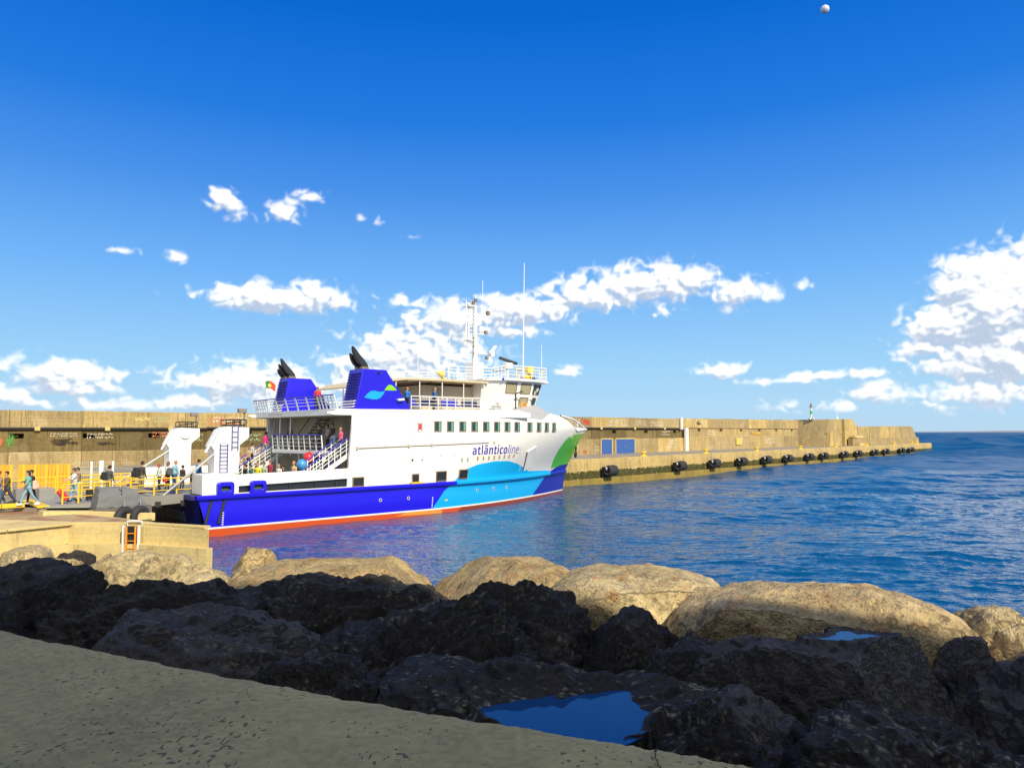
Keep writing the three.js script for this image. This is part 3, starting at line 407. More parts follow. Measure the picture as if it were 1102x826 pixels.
wallRun(WL, WK, 7, { base: 1.6, l1: 4.05, l2: 6.12, top: [7.55, 7.6], dark: true, niche: true, nx: -2.1, ny: 5.2, pipe: 1, paint: g => {
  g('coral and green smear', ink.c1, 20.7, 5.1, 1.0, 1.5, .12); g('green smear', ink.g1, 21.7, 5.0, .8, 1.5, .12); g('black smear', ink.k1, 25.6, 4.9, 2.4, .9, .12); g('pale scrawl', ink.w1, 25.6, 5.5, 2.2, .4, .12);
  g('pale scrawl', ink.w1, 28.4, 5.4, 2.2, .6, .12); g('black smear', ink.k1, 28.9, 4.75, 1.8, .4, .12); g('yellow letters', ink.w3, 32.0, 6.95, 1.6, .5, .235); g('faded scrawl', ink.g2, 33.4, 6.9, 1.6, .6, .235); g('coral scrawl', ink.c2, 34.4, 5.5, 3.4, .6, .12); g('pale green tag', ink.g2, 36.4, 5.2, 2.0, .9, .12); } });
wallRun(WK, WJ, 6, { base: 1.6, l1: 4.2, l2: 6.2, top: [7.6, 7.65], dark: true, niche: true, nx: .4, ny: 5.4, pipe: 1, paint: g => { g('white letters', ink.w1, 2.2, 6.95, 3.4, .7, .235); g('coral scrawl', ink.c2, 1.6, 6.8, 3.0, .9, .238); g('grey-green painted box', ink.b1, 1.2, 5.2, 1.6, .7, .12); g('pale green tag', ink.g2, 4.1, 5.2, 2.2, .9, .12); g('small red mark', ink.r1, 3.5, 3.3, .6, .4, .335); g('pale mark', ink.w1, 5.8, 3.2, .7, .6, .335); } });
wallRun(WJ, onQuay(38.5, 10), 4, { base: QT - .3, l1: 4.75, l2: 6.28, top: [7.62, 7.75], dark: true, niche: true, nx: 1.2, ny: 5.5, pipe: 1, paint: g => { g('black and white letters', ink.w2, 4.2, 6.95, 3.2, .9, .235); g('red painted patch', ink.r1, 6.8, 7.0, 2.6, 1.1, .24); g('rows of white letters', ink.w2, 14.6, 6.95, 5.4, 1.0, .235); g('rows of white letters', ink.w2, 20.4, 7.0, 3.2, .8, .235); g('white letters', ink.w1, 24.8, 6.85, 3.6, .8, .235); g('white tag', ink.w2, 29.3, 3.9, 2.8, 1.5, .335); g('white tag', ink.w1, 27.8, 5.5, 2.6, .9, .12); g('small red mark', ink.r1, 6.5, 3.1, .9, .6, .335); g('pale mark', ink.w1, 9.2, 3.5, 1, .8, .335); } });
wallRun(onQuay(38.5, 10), onQuay(86, 10), 6, { base: QT - .3, l1: 4.9, l2: 6.3, top: [7.8, 8.1], dark: false, niche: true, nx: 1.0, ny: 5.75, paint: g => { g('yellow painted patch', ink.y1, 18.6, 4.1, 3, 1.4, .335); g('white wash', ink.w1, 9.5, 5.5, 4, .8, .13); g('white scrawl', ink.w2, 5.5, 7.0, 4, .8, .235); g('black smear', ink.k1, 4.6, 7.1, 2, .9, .24); g('yellow wash', ink.y1, 27, 5.4, 6, .8, .13); g('white wash', ink.w1, 33, 4.0, 4, 1.2, .335); } });
// steel doors and the whitewashed pilaster
{
  const qturn = Math.atan2(QD[1], QD[0]), door = std([.035, .10, .34], .5), place = (m, s, off = 9.55) => { const [x, d] = onQuay(s, off); m.position.set(x, QT, -d); m.rotation.y = qturn; return m; };
  for (const [s, w, lab] of [[16.3, 2.5, 'single blue steel door'], [20.9, 4.7, 'wide blue steel double door']]) {
    const dr = place(part('steel_door', rbox(w, 1.95, .12, .02, 0, .98, .02), door, bw, lab), s);
    part('door_frame', [box(.14, 2.1, .16, -w / 2 - .08, 1.05, 0), box(.14, 2.1, .16, w / 2 + .08, 1.05, 0), box(w + .3, .14, .16, 0, 2.06, 0)], M.dock, dr);
    for (const x of (w > 3 ? [-.2, .2] : [w / 2 - .3])) part('handle', box(.05, .3, .08, x, 1, .12), M.galv, dr);
  }
  place(part('pilaster', boxUV(box(.9, 3.6, .3, 0, 1.8, .1), 8, .3, .1), std([.78, .74, .64], .9), bw, 'whitewashed pilaster'), 38.2, 9.5);
  place(part('pilaster', boxUV(box(.5, 1.9, .3, 0, 4.3, .1), 8, .3, .1), std([.78, .74, .64], .9), bw), 36.9, 9.6);
  place(part('service_hatch', rbox(2.2, 1.2, .1, .02, 0, 1.3, 0), std([.62, .48, .12], .6), bw, 'faded yellow hatch'), 57.5, 9.55);
}
// the head of the breakwater: massive stepped blocks
{
  const g0 = [0, 1, 2, 3], qturn = Math.atan2(QD[1], QD[0]), place = (m, s, off) => { const [x, d] = onQuay(s, off); m.position.set(x, 0, -d); m.rotation.y = qturn; return m; };
  // local: x along the quay, z towards the harbour
  const blk = (name, pts, z0, z1, k) => place(part(name, boxUV(extr(pts, z0, z1, [], .05), 8, k * .37, k * .21), M.wall[k % 3], bw), 0, 0);
  blk('head_block', [[85.5, 2.2], [92, 2.2], [92, 8.2], [89, 8.2]], -12, -4.6, 1);
  blk('head_block', [[86.5, 2.2], [88.9, 2.2], [88.6, 5.6], [87.2, 5.6]], -4.58, -3.7, 2);
  blk('head_block', [[92.03, 2.2], [98, 2.2], [98, 8.3], [92.03, 8.25]], -12, -5.0, 0);
  blk('head_block', [[98.03, 2.2], [106.5, 2.2], [106.5, 6.85], [103.2, 8.45], [98.03, 8.35]], -12, -4.4, 2);
  for (let k = 0; k < 5; k++) { const x0 = 106.53 + k * 8.1, x1 = x0 + 8.07; blk('head_block', k < 4 ? [[x0, 2.2], [x1, 2.2], [x1, 6.9 + .06 * k], [x0, 6.85 + .06 * k]] : [[x0, 2.2], [157.4, 2.2], [157.4, 3.4], [152.2, 7.1], [x0, 7.08]], -12, -4.3 + .1 * (k % 2), k); }
  blk('head_ledge', [[99, 2.2], [154, 2.2], [153.4, 4.2], [99, 4.3]], -4.15, -3.1, 1);
  part('bench_slab', box(5.6, .35, 1.0, 103, 4.62, -3.5), M.dock, place(part('step', box(5, .5, .9, 103, QT + .25, -2.6), M.dock, bw), 0, 0));
  const lt = thing('harbour_light', 'white and green harbour light with a red-brown lantern on the breakwater', 'beacon', [onQuay(88.6, 8)[0], 8.2, -onQuay(88.6, 8)[1]], 0);
  lt.scale.set(.62, 1, .62); const green = std([.04, .42, .08], .5), rb = std([.30, .13, .05], .6);
  part('base', rbox(1.4, .35, 1.4, .05, 0, .17, 0), M.white, lt); part('column', bar([0, .3, 0], [0, 2.5, 0], .34, .28, 14), M.white, lt); part('band', bar([0, 1.1, 0], [0, 1.85, 0], .345, .33, 14), green, lt);
  part('gallery', [bar([0, 2.5, 0], [0, 2.6, 0], .55, .55, 14), ...[0, 1, 2, 3, 4, 5].map(k => bar([.5 * Math.cos(k), 2.6, .5 * Math.sin(k)], [.5 * Math.cos(k), 3.0, .5 * Math.sin(k)], .025))], rb, lt); part('lantern', [bar([0, 2.6, 0], [0, 3.15, 0], .24, .24, 12), bar([0, 3.15, 0], [0, 3.45, 0], .3, .03, 12)], rb, lt);
  for (const [s, off, h, m] of [[97, 5.6, 2.4, M.white], [86.3, 7, 1.6, M.steelGrey]]) { const [x, d] = onQuay(s, off); const p = thing('marker_post', h > 2 ? 'thin white post with a box on the breakwater head' : 'dark post left of the harbour light', 'post', [x, h > 2 ? 8.28 : 7.9, -d]); part('pole', bar([0, -.3, 0], [0, h - .6, 0], .05), m, p); part('box', rbox(.4, .5, .3, .03, 0, .3, .1), m, p); }
}
// rubber fenders on the quay face and bollards on its edge
{
  const prof = [[.34, -1.1], [.70, -1.1], [.80, -1.02], [.84, -.9], [.84, .9], [.80, 1.02], [.70, 1.1], [.34, 1.1], [.34, -1.1]].map(p => new THREE.Vector2(...p));
  const fg = new THREE.LatheGeometry(prof, 22); fg.rotateZ(Math.PI / 2);
  const ribs = merge([-.6, -.2, .2, .6].map(x => { const g = new THREE.TorusGeometry(.842, .03, 5, 22); g.rotateY(Math.PI / 2); g.translate(x, 0, 0); return g; }));
  const S = [1.8, 17.5, 27.1, 35.6, 44.5, 53, 62.5, 69.7, 80.8, 89.1, 100.1, 108.2, 120.7, 128.8];
  const say = ['nearest fender to the ferry bow', 'second fender from the ferry bow', 'third fender from the ferry bow', 'fourth fender from the ferry bow', 'fifth fender from the ferry bow', 'sixth fender from the ferry bow', 'seventh fender from the ferry bow', 'seventh fender from the breakwater head', 'sixth fender from the breakwater head', 'fifth fender from the breakwater head', 'fourth fender from the breakwater head', 'third fender from the breakwater head', 'second fender from the breakwater head', 'fender closest to the breakwater head'];
  S.forEach((s, i) => {
    const [x, d] = onQuay(s, -1.0), f = thing('quay_fender', `black rubber cylinder on the quay face, ${say[i]}`, 'fender', [x, 1.38, -d], Math.atan2(QD[1], QD[0]) + (i % 3 - 1) * .03, 'fenders on the quay'); f.scale.setScalar(.7);
    part('rubber_cylinder', fg, M.rubber, f); part('rib', ribs, M.rubber, f); part('axle', bar([-1.16, 0, 0], [1.16, 0, 0], .16, .16, 10), M.black, f);
    for (const e of [-1, 1]) { const pts = [[e * 1.12, 0, 0], [e * 1.16, .5, -.2], [e * 1.12, 1.0, -.75], [e * 1.1, 1.42, -1.1]]; part('chain', pipe(pts, .05, 5, 14), M.galv, f); part('highlight_plate', rbox(.04, .42, .34, .015, e * 1.125, .42, -.12), M.white, f); }  // white plates added for the pale highlight on the fender ends
    part('backing_plate', box(2.3, 1.7, .2, 0, -.25, -.88), M.black, f);
  });
  const bp = [[0, 0], [.34, 0], [.34, .08], [.2, .12], [.18, .32], [.34, .38], [.36, .46], [.26, .54], [0, .56]].map(p => new THREE.Vector2(...p)), bg = new THREE.LatheGeometry(bp, 14);
  const bs = [11.7, 28, 45, 63.2, 81.3, 100.4, 121.4, 137, 141.4], nm = ['first from the ferry bow', 'second from the ferry bow', 'third from the ferry bow', 'fourth from the ferry bow', 'in the middle of the nine', 'fourth from the breakwater head', 'third from the breakwater head', 'left of the closing pair', 'outermost, at the breakwater head'];
  bs.forEach((s, i) => { const [x, d] = onQuay(s, .9), b = thing('bollard', `yellow mooring bollard on the quay edge, ${nm[i]}`, 'bollard', [x, QT, -d], 0, 'bollards on the quay'); part('post', bg, M.yellow, b); part('foot_plate', box(.9, .05, .9, 0, .025, 0), M.yellow, b); });
}
// ---------------------------------------------------------------- the ferry (x forward, y up, z to the near side; metres from the middle of the stern at the water)
const ferry = thing('ferry', 'white, blue and cyan passenger ferry with two blue funnels moored stern to the dock', 'ferry', [SHIP0[0], 0, -SHIP0[1]], SHIP_TURN);
{
  const stem = y => y < 2.15 ? lerp(35.2, 36, (y + 1.2) / 3.35) : lerp(36, 38.9, Math.pow((y - 2.15) / 3.75, 1.1));
  const hb = (x, y) => { const k = sm(1.2, 6, y), x0 = lerp(15, 19.5, k), p = lerp(1.65, 2.3, k), e = stem(Math.min(y, 5.9)); return (x <= x0 ? 6.5 : 6.5 * (1 - Math.pow(Math.min(1, (x - x0) / (e - x0)), p))) * (1 - .02 * Math.max(0, 1 - y)); };
  // paint scheme, drawn on a sheet that covers x -1..40 and y -1.2..8
  const CW = 2048, CH = 512, cx = x => (x + 1) / 41 * CW, cy = y => CH - (y + 1.2) / 9.2 * CH;
  const C = { white: '#ece8e0', blue: '#1c10d8', deep: '#151a9c', cyan: '#12a6e6', cyan2: '#18b4f2', green: '#58c418', boot: '#c8501c', boot2: '#8a3a22' };
  function paint(text) {
    const c = document.createElement('canvas'); c.width = CW; c.height = CH; const g = c.getContext('2d');
    const P = (pts, f) => { g.fillStyle = f; g.beginPath(); pts.forEach((p, i) => i ? g.lineTo(cx(p[0]), cy(p[1])) : g.moveTo(cx(p[0]), cy(p[1]))); g.closePath(); g.fill(); };
    g.fillStyle = C.white; g.fillRect(0, 0, CW, CH);
    const r = rng(8); for (let i = 0; i < 60; i++) { g.fillStyle = `rgba(${150 + 40 * r()},${110 + 40 * r()},60,${.03 + .05 * r()})`; const x = r() * 38, y = 2.3 + r() * 4.6; g.fillRect(cx(x), cy(y), 1 + 2 * r(), 6 + 34 * r()); }   // rust runs
    P([[-1, -1.2], [40, -1.2], [40, 2.16], [-1, 2.16]], C.blue);
    // cyan field with its wave
    P([[15.6, -1.2], [16.2, .5], [17.1, 1.5], [18.1, 2.16], [40, 2.16], [40, -1.2]], C.cyan);
    P([[18.0, 2.1], [18.5, 2.55], [19, 2.95], [20.3, 3.28], [22.1, 3.46], [23.8, 3.42], [25.2, 3.15], [26.4, 2.78], [27.4, 2.45], [31.6, 2.3], [31.6, 2.1]], C.cyan2);
    P([[28.6, -1.2], [28.8, .4], [30.2, 1.3], [31.5, 2.1], [33, 2.5], [34, 2.65], [40, 2.8], [40, -1.2]], C.deep);
    P([[31.8, 2.45], [31.55, 3.2], [31.7, 4.2], [32.3, 4.9], [32.9, 5.2], [34, 5.38], [36, 5.5], [40, 5.5], [40, 2.8], [34, 2.65], [33, 2.5]], C.green);
    P([[-1, -1.2], [40, -1.2], [40, .24], [-1, .24]], C.boot); P([[17, -1.2], [40, -1.2], [40, .24], [19, .24]], C.boot2); P([[13, .05], [17, -.05], [17, .22], [14, .24]], '#d9913a');
    P([[-1, .24], [40, .24], [40, .35], [-1, .35]], '#f2efe8');
    for (let i = 0; i < 40; i++) { g.fillStyle = `rgba(90,50,30,${.04 + .08 * r()})`; g.fillRect(cx(r() * 36), cy(.1 + r() * 1.2), 2 + 3 * r(), 4 + 10 * r()); }
    g.fillStyle = '#f2efe8'; for (const x of [1.45, 16.0]) for (let k = 0; k < 6; k++) g.fillRect(cx(x), cy(.5 + k * .13), 5, 4);
    g.fillStyle = '#e8d24a'; g.fillRect(cx(17.2), cy(.9), 14, 5);
    if (text) { g.fillStyle = '#3a2a9c'; g.font = 'bold 52px sans-serif'; g.save(); g.translate(cx(19.55), cy(3.98)); g.scale(270 / g.measureText('atlânticoline').width, .98); g.fillText('atlântico', 0, 0); const w = g.measureText('atlântico').width; g.font = '52px sans-serif'; g.fillText('line', w, 0); g.restore(); }
    const t = new THREE.CanvasTexture(c); t.colorSpace = THREE.SRGBColorSpace; t.magFilter = THREE.LinearFilter; return t;
  }
  const hullS = new THREE.MeshPhysicalMaterial({ map: paint(true), roughness: .32, clearcoat: .25, clearcoatRoughness: .2 }), hullP = new THREE.MeshPhysicalMaterial({ map: paint(false), roughness: .32, clearcoat: .25, clearcoatRoughness: .2 });
  const W = M.white, BL = std([.012, .006, .62], .35), CY = std([.006, .36, .78], .35), GLASS = new THREE.MeshPhysicalMaterial({ color: rgb(.02, .055, .055), roughness: .06, ior: 1.5 }), DK = std([.02, .022, .025], .6), TAN = std([.46, .40, .29], .85), DECK = std([.16, .17, .16], .85), RAILW = std([.82, .81, .78], .45), BRN = std([.22, .15, .09], .6), NAVY = std([.008, .012, .075], .6);
  const SQ = new THREE.MeshPhysicalMaterial({ color: rgb(.022, .024, .03), roughness: .12 });
  const uvAt = (x, y) => [(x + 1) / 41, (y + 1.2) / 9.2];
  // a skin of the side between x0..x1 and y from lo(x) to hi(x)
  function skin(side, x0, x1, lo, hi, nx, ny, out = 0) {
    const pos = [], uv = [], idx = [];
    for (let i = 0; i <= nx; i++) for (let j = 0; j <= ny; j++) { let X = lerp(x0, x1, i / nx); const a = lo(X), b = hi(X), y = lerp(a, b, j / ny); X = Math.min(X, stem(Math.min(y, 5.9))); const z = (hb(X, y) + out) * side; pos.push(X, y, z); uv.push(...uvAt(X, y)); }
    for (let i = 0; i < nx; i++) for (let j = 0; j < ny; j++) { const a = i * (ny + 1) + j, b = a + 1, c = a + ny + 1, d = c + 1; if (side > 0) idx.push(a, c, b, b, c, d); else idx.push(a, b, c, b, d, c); }
    const g = new THREE.BufferGeometry(); g.setAttribute('position', new THREE.Float32BufferAttribute(pos, 3)); g.setAttribute('uv', new THREE.Float32BufferAttribute(uv, 2)); g.setIndex(idx); g.computeVertexNormals(); return g;
  }
  const NAMEM = (() => { const c = document.createElement('canvas'); c.width = 1024; c.height = 256; const g = c.getContext('2d'); g.fillStyle = '#12136e'; g.fillRect(0, 0, 1024, 256); g.fillStyle = '#c9c6c0'; g.textAlign = 'center'; g.font = 'bold 62px sans-serif'; g.fillText('GILBERTO MARIANO', 512, 128); g.font = 'bold 44px sans-serif'; g.fillText('HORTA', 512, 190); const t = new THREE.CanvasTexture(c); t.colorSpace = THREE.SRGBColorSpace; t.magFilter = THREE.LinearFilter; return new THREE.MeshStandardMaterial({ map: t, roughness: .45 }); })();
  // hull below the strake (near skin, far skin, raked transom, bottom)
  const rake = y => lerp(.75, .02, clamp((y + .2) / 2.4));
  const low = side => { const g = skin(side, 0, 36, () => -1.2, () => 2.15, 120, 14); const p = g.attributes.position, u = g.attributes.uv; for (let i = 0; i < p.count; i++) { const x = p.getX(i); if (x < 2) { const X = Math.max(x, lerp(rake(p.getY(i)), x, x / 2)); p.setX(i, X); u.setX(i, (X + 1) / 41); } } g.computeVertexNormals(); return g; };
  const tr = (() => { const g = new THREE.BufferGeometry(), q = [[rake(-1.2), -1.2], [rake(2.15), 2.15]], P = [[...q[0], -6.3], [...q[0], 6.3], [...q[1], 6.5], [...q[1], -6.5]]; g.setAttribute('position', new THREE.Float32BufferAttribute(P.flat(), 3)); g.setAttribute('uv', new THREE.Float32BufferAttribute([0, 0, 1, 0, 1, 1, 0, 1], 2)); g.setIndex([0, 1, 2, 0, 2, 3]); g.computeVertexNormals(); return g; })();
  const hull = part('hull', low(1), hullS, ferry); part('port_side', low(-1), hullP, hull); part('transom', tr, NAMEM, hull, 'dark blue transom with the ship name');
  // vertical rubbing bars at the stern corner
  for (const [x, w] of [[.62, .16], [1.35, .16]]) part('rubbing_bar', T(rbox(w, 1.4, .22, .05, 0, 0, 0), x + .05, 1.2, 6.47, 0, 0, -.24), x < 1 ? DK : DK, hull);
  // rubbing strake
  const strake = (side, x0, x1, m) => { const n = 80, pos = [], idx = [], prof = [[0, 1.86], [.22, 1.93], [.24, 2.1], [.2, 2.16], [0, 2.16]]; for (let i = 0; i <= n; i++) { const x = lerp(x0, x1, i / n), z = hb(x, 2.1), dz = (hb(x + .05, 2.1) - hb(x - .05, 2.1)) / .1, l = Math.hypot(1, dz); for (const [o, y] of prof) pos.push(x - dz / l * o, y, (z + o / l) * side); } for (let i = 0; i < n; i++) for (let j = 0; j < 4; j++) { const a = i * 5 + j, b = a + 1, c = a + 5, d = c + 1; if (side > 0) idx.push(a, c, b, b, c, d); else idx.push(a, b, c, b, d, c); } const g = new THREE.BufferGeometry(); g.setAttribute('position', new THREE.Float32BufferAttribute(pos, 3)); g.setIndex(idx); g.computeVertexNormals(); return part('rubbing_strake', toCreasedNormals(g, .6), m, ferry); };
  for (const s of [1, -1]) { strake(s, -.05, 18.1, BL); strake(s, 18.1, 31.5, CY); strake(s, 31.5, 35.6, std([.01, .02, .40], .35)); }
  part('transom_strake', rbox(.3, .3, 12.8, .05, -.1, 2.02, 0), std([.014, .014, .15], .5), ferry);
  // upper side shell
  const topLine = x => { const k = [[9.6, 7.15], [14, 7.2], [24.4, 7.36], [25.9, 6.7], [27.5, 6.66], [28.6, 7.2], [30.4, 7.0], [32.2, 6.6], [33.4, 6.2], [34.6, 5.75], [39, 5.9]]; let i = 0; while (i < k.length - 2 && k[i + 1][0] < x) i++; return lerp(k[i][1], k[i + 1][1], clamp((x - k[i][0]) / (k[i + 1][0] - k[i][0]))); };
  for (const s of [1, -1]) part('side_shell', skin(s, 9.6, 38.9, () => 2.155, topLine, 200, 26), s > 0 ? hullS : hullP, ferry);
  // aft side: house, bulwark above the long slot, posts (flat part of the side)
  for (const s of [1, -1]) {
    const z0 = s > 0 ? 6.38 : -6.5, m = W;
    part('bulwark', extr([[.3, 2.16], [9.59, 2.16], [9.59, 3.36], [2.15, 3.24], [2.15, 3.3], [.3, 3.3]], z0, z0 + .12, [[[2.35, 2.2], [9.35, 2.2], [9.35, 2.72], [2.35, 2.58]]]), m, ferry);
    part('window_band', box(7.3, .62, .04, 5.85, 2.44, s * 6.30), SQ, ferry);
    for (const x of [3.9, 5.5, 7.2, 8.6]) part('band_post', box(.06, .6, .08, x, 2.42, s * 6.36), DK, ferry);
    part('stern_locker', rbox(1.85, 1.13, 1.5, .03, 1.22, 2.735, s * 5.6), W, ferry);
  }
  // fairleads
  for (const x of [1.55, 3.45]) { const rr = (w, h, r, q) => { q.moveTo(-w + r, -h); q.lineTo(w - r, -h); q.quadraticCurveTo(w, -h, w, -h + r); q.lineTo(w, h - r); q.quadraticCurveTo(w, h, w - r, h); q.lineTo(-w + r, h); q.quadraticCurveTo(-w, h, -w, h - r); q.lineTo(-w, -h + r); q.quadraticCurveTo(-w, -h, -w + r, -h); return q; }; const sh = rr(.44, .34, .16, new THREE.Shape()); const h = rr(.30, .17, .13, new THREE.Path()); sh.holes.push(h); const g = new THREE.ExtrudeGeometry(sh, { depth: .2, bevelEnabled: true, bevelSize: .04, bevelThickness: .04, bevelSegments: 2 }); g.translate(x, 2.48, 6.5); const f = part('fairlead', g, BL, ferry); part('throat', T(new THREE.PlaneGeometry(.62, .36), x, 2.48, 6.512), std([.05, .09, .03], .7), f); }
  // decks
  const plan = (y0, y1, xa, xb, inset) => { const p = []; for (let i = 0; i <= 40; i++) { const x = lerp(xa, xb, i / 40); p.push([x, Math.max(.02, hb(x, Math.min(5.8, (y0 + y1) / 2)) - inset)]); } return slab([...p.map(([x, z]) => [x, -z]), ...p.reverse().map(([x, z]) => [x, z])], y0, y1); };
  part('main_deck', plan(1.9, 2.05, 0.05, 34.5, .08), DECK, ferry);
  part('passenger_deck', plan(4.38, 4.52, 9.7, 34, .06), DECK, ferry);
  part('foredeck', plan(5.05, 5.12, 29.5, 37.9, .1), DECK, ferry);
  // upper deck; its after edge runs straight across the ship
  const bent = (pts, h, n, lean = 0, o = {}) => {            // a railing along a line: posts and rails
    const posts = [], rails = [], N = pts.length - 1, at = t => { const k = Math.min(N - 1, Math.floor(t * N)), f = t * N - k; return pts[k].map((v, i) => lerp(v, pts[k + 1][i], f)); };
    for (let i = 0; i <= n; i++) { const p = at(i / n); posts.push(bar(p, [p[0] + lean, p[1] + h, p[2]], o.post || .045, o.post || .045, 5)); }
    for (const q of o.levels || [.33, .6]) for (let k = 0; k < N; k++) { const a = pts[k], b = pts[k + 1]; rails.push(bar([a[0] + lean * q, a[1] + h * q, a[2]], [b[0] + lean * q, b[1] + h * q, b[2]], .025, .025, 5)); }
    const top = []; for (let k = 0; k < N; k++) { const a = pts[k], b = pts[k + 1]; top.push(bar([a[0] + lean, a[1] + h, a[2]], [b[0] + lean, b[1] + h, b[2]], .04, .04, 6)); }
    const r = part('railing', [...posts, ...rails], o.mat || RAILW, ferry); part('top_rail', top, o.top || RAILW, r); return r;
  };
  const BLR = std([.03, .03, .42], .45);
  { const g = slab([[8.55, -6.3], [8.75, -6.47], [25.4, -6.47], [25.4, 6.47], [8.75, 6.47], [8.55, 6.3]], 6.74, 7.16, .03); part('upper_deck', g, W, ferry);
    part('deck_soffit', slab([[8.7, -6.3], [11.1, -6.3], [11.1, 6.3], [8.7, 6.3]], 6.70, 6.735), TAN, ferry);  // soffit colour holds the tan light on the deck underside
    for (const s of [-1, 1]) part('deck_fin', extr([[8.0, 6.86], [8.56, 6.76], [8.56, 7.0], [8.0, 6.98]], s * 6.15 - .1, s * 6.15 + .1), W, ferry);
    const c = document.createElement('canvas'); c.width = 512; c.height = 48; const q = c.getContext('2d'); q.clearRect(0, 0, 512, 48); q.fillStyle = 'rgba(190,150,120,.75)'; q.font = 'italic 36px serif'; q.fillText('atlanticoline.pt', 120, 36); const t = new THREE.CanvasTexture(c); t.colorSpace = THREE.SRGBColorSpace; t.magFilter = THREE.LinearFilter;
    const sg = part('lettering', new THREE.PlaneGeometry(4.6, .3), new THREE.MeshStandardMaterial({ map: t, transparent: true, roughness: .5 }), ferry); sg.position.set(8.545, 6.95, -2.6); sg.rotation.y = -Math.PI / 2; }
  // after bulkheads, seen under the deck edge
  part('bulkhead', [box(.1, 2.3, 12.7, 11.2, 5.6, 0), box(.1, 2.3, 12.7, 10.6, 3.2, 0)], TAN, ferry);  // tan-grey of the shade under the deck is put into the colour
  part('bulkhead_door', rbox(.08, 1.95, 1.0, .03, 11.12, 5.45, 3.2), std([.3, .27, .2], .7), ferry); part('bulkhead_door', rbox(.08, 1.9, 2.6, .03, 10.52, 3.1, -.6), std([.05, .05, .05], .7), ferry); part('fire_hose_box', rbox(.12, .6, .5, .03, 11.1, 5.3, 1.2), std([.55, .5, .42], .6), ferry);
  for (const s of [1, -1]) { part('shell_edge', extr([[9.35, 2.16], [9.8, 2.16], [9.85, 7.1], [9.72, 7.1]], s > 0 ? 6.3 : -6.49, s > 0 ? 6.49 : -6.3), W, ferry); part('shell_lining', box(1.5, 4.5, .06, 10.5, 4.45, s * 6.24), W, ferry); }
  // balcony across the stern, and the stairs that run down aft on either side
  part('balcony', [rbox(2.5, .24, 7.7, .03, 9.85, 4.32, .65), box(1.3, .2, 1.7, 10.5, 4.33, 5.35), box(1.3, .2, 2.6, 10.5, 4.33, -4.5)], W, ferry);
  part('balcony_brackets', [-2.6, -.6, 1.4, 3.4].map(z => box(1.4, .16, .1, 9.5, 4.12, z)), W, ferry);
  for (const z of [-2.9, .6, 4.2]) part('balcony_post', bar([8.9, 2.05, z], [8.9, 4.2, z], .06), W, ferry);
  bent([[8.68, 4.45, 4.4], [8.68, 4.45, -3.1]], 1.02, 9, -.1, { levels: [.25, .5, .75], post: .05, top: BLR });
  const stair = (za, zb) => { const xa = 9.95, ya = 4.45, xb = 6.2, yb = 2.1, n = 13, tr = []; for (let k = 1; k < n; k++) { const t = k / n; tr.push(box(.26, .04, zb - za - .1, lerp(xa, xb, t), lerp(ya, yb, t), (za + zb) / 2)); } const st = part('stair', tr, DECK, ferry); for (const z of [za, zb]) part('stringer', extr([[xa, ya - .26], [xb, yb - .26], [xb, yb + .06], [xa, ya + .06]], z - .05, z + .05), W, st); for (const z of [za, zb]) bent([[xa, ya + .05, z], [xb, yb + .05, z]], .98, 9, 0, { levels: [.3, .55, .8], post: .035, top: BLR }); return st; };
  stair(4.75, 6.0); stair(-5.4, -3.6);
  part('tarpaulin', extr([[7.6, 2.1], [9.3, 2.1], [9.3, 3.7], [8.9, 3.95], [8.3, 3.5]], 4.9, 5.8, [], .08), NAVY, ferry, 'dark blue tarpaulin below the right stair');
  // companionway to the upper deck, with dark treads
  { const tr = []; for (let k = 0; k < 9; k++) tr.push(box(.9, .05, .3, 10.3, lerp(4.7, 6.5, k / 8), lerp(-1.6, 1.2, k / 8))); const c = part('companionway', tr, DK, ferry); for (const x of [9.85, 10.75]) part('stringer', [bar([x, 4.5, -1.75], [x, 6.65, 1.35], .09, .09, 4)], std([.35, .33, .28], .6), c); part('hand_rail', [bar([9.85, 5.4, -1.75], [9.85, 7.0, .7], .03), bar([10.75, 5.4, -1.75], [10.75, 7.0, .7], .03)], DK, c); }
  for (const z of [-2.6, -.9]) part('pillar', bar([8.9, 4.45, z], [8.95, 6.72, z], .05), W, ferry); part('pillar', bar([9.0, 4.45, -4.6], [9.5, 6.72, -4.6], .05), std([.5, .48, .42], .6), ferry);
  // upper deck railings
  bent([[8.75, 7.17, 6.2], [8.68, 7.17, 4], [8.68, 7.17, -4], [8.75, 7.17, -6.3]], .88, 15, -.28, { post: .05, levels: [.3, .55, .78], top: BLR }); bent([[24.4, 7.2, -6.3], [8.8, 7.17, -6.35]], .95, 18, 0, { post: .04, levels: [.3, .55, .78] });
  bent([[14.3, 7.19, 6.3], [23.6, 7.2, 6.2]], .95, 12, 0, { post: .035, levels: [.25, .5, .75] });
  // funnels
  const louv = std([.02, .02, .28], .5);
  const LOGO = [[[10.62, 7.92], [10.85, 8.18], [11.1, 8.36], [11.4, 8.4], [11.75, 8.33], [12.05, 8.36], [12.2, 8.42], [12.05, 8.18], [11.85, 7.95], [11.6, 7.83], [11.2, 7.82], [10.9, 7.88]], [[12.16, 8.46], [12.3, 8.66], [12.5, 8.84], [12.72, 8.82], [12.95, 8.68], [13.12, 8.48], [12.7, 8.46]]];
